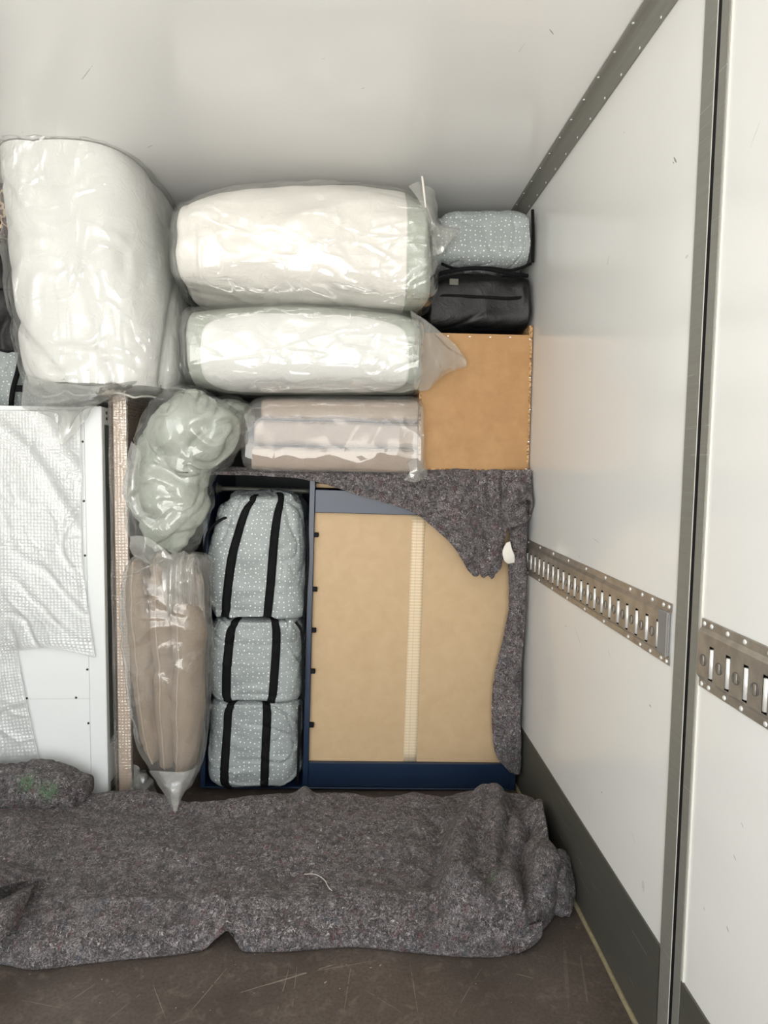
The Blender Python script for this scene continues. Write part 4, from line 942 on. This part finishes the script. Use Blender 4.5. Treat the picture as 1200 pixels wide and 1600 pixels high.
RID = [(np.array([plane_pt(*q, H) for q in p]), w_, h_) for p, w_, h_ in RID]; VAL = [(np.array([plane_pt(*q, H + .04) for q in p]), w_, h_) for p, w_, h_ in VAL]
def fdisp(P):
    z = fbm(P, (6, 6, 2), 3, 71) * .020 + fbm(P, (45, 45, 45), 3, 74) * .005
    g = np.clip((P[..., 2] - .02) / .06, 0, 1)
    for p_, w_, h_ in RID: z = z + g * h_ * np.exp(-(seg_d(P, p_) / w_) ** 2)
    for p_, w_, h_ in VAL: z = z - g * h_ * np.exp(-(seg_d(P, p_) / w_) ** 2)
    v_ = np.linspace(0, 1, P.shape[0])[:, None]
    return z * np.clip(P[..., 2] / .03, .15, 1) * np.clip((1.0 - v_) / .16, .25, 1)
def stain_at(pts, z, rad):
    c_ = [plane_pt(px, py, z) for px, py in pts]
    return lambda P: np.clip(sum(np.exp(-((P - q) ** 2).sum(-1) / rad ** 2) for q in c_) * 1.6, 0, 1)
A = np.array(ctrl)
P = patch_points(A, 260, 620)
P[..., 0] = np.minimum(P[..., 0], XR - .02)
dz = fdisp(P); N = normals(P); P = P + (N * .45 + np.array((0, 0, .62))) * dz[..., None]
P[..., 2] = np.maximum(P[..., 2], .006); P[..., 0] = np.minimum(P[..., 0], XR - .012)
def slab_st(name, P, mat, parent, thick, stain=None):
    o = slab(name, P, mat, parent, thick)
    a = o.data.attributes.new('stain', 'FLOAT', 'POINT'); v = stain(P).reshape(-1) if stain else np.zeros(P.shape[0] * P.shape[1])
    a.data.foreach_set('value', np.concatenate([v, v])); return o
slab_st('felt', P, 'felt', fb, .010, stain_at([(775, 1377), (785, 1374), (262, 1470), (225, 1475), (268, 1468)], .095, .015))
# loose pieces of its right end
zc = lambda rows: [[plane_pt(*q) for q in rw] for rw in rows]
def cl_r(A): 
    A = np.array(A); A[..., 0] = np.minimum(A[..., 0], XR - .012); return A
sheet('felt_corner', cl_r(zc([[(862, 1330, .12), (878, 1330, .12), (892, 1340, .10)], [(866, 1370, .10), (880, 1375, .10), (896, 1385, .06)], [(866, 1405, .05), (880, 1412, .05), (895, 1405, .03)], [(862, 1424, .012), (876, 1430, .010), (890, 1432, .008)]])), 'felt', fb, 50, 40, fl(73, .006), .009, px=False)
sheet('felt_corner', zc([[(796, 1455, .05), (820, 1450, .06), (846, 1440, .06)], [(800, 1472, .03), (822, 1466, .035), (846, 1456, .04)], [(806, 1490, .010), (822, 1482, .010), (842, 1466, .012)]]), 'felt', fb, 40, 40, fl(75, .004), .009, px=False)
sheet('folded_edge', zc([[(-90, 1345, .12), (-30, 1345, .12), (15, 1352, .12), (62, 1371, .11)], [(-90, 1362, .17), (-30, 1360, .17), (15, 1362, .155), (62, 1372, .115)], [(-90, 1398, .165), (-30, 1390, .165), (8, 1384, .15), (62, 1374, .105)]]), 'felt', fb, 60, 70, fl(77, .006), .009, px=False)
sheet('folded_edge', zc([[(-90, 1420, .10), (-30, 1418, .10), (10, 1404, .115), (60, 1377, .100)], [(-90, 1440, .14), (-30, 1440, .14), (14, 1420, .14), (46, 1396, .115)], [(-90, 1478, .11), (-30, 1476, .108), (4, 1468, .105), (30, 1436, .105)]]), 'felt', fb, 60, 70, fl(79, .006), .009, px=False)
tube('loose_thread', [plane_pt(475, 1366, .094), plane_pt(492, 1366, .095), plane_pt(506, 1374, .096), plane_pt(513, 1386, .095), plane_pt(519, 1392, .094)], .0008, 'thread', fb, 5)
# folded blanket behind its left end
st = colsx([(-70, 1216, 1292), (-20, 1212, 1290), (20, 1207, 1284), (60, 1208, 1282), (90, 1218, 1276), (112, 1234, 1270)], 2.17, 2.24, .085, 2.4)
fo = root('folded_blanket', 'small folded felt blanket with two green marks in front of the white cabinet', 'blanket', (st[2][0], 2.24, .1), 'felt moving blankets')
gst = [at(40, 1222, 2.16), at(75, 1236, 2.16)]
Loft(st, 'x', .02, .03, 2, 2, lambda P, t, th: fbm(P, (9, 9, 9), 3, 83) * .014 + fbm(P, (60, 60, 60), 2, 84) * .004 - crease(P, (12, 4, 3), 85, .08, .4) * .010, .1).mesh('felt_roll', 'felt', fo, 0, 120, 140,
    stain=lambda P: np.clip(sum(np.exp(-((P - q) ** 2).sum(-1) / .026 ** 2) for q in gst) * 1.6, 0, 1))
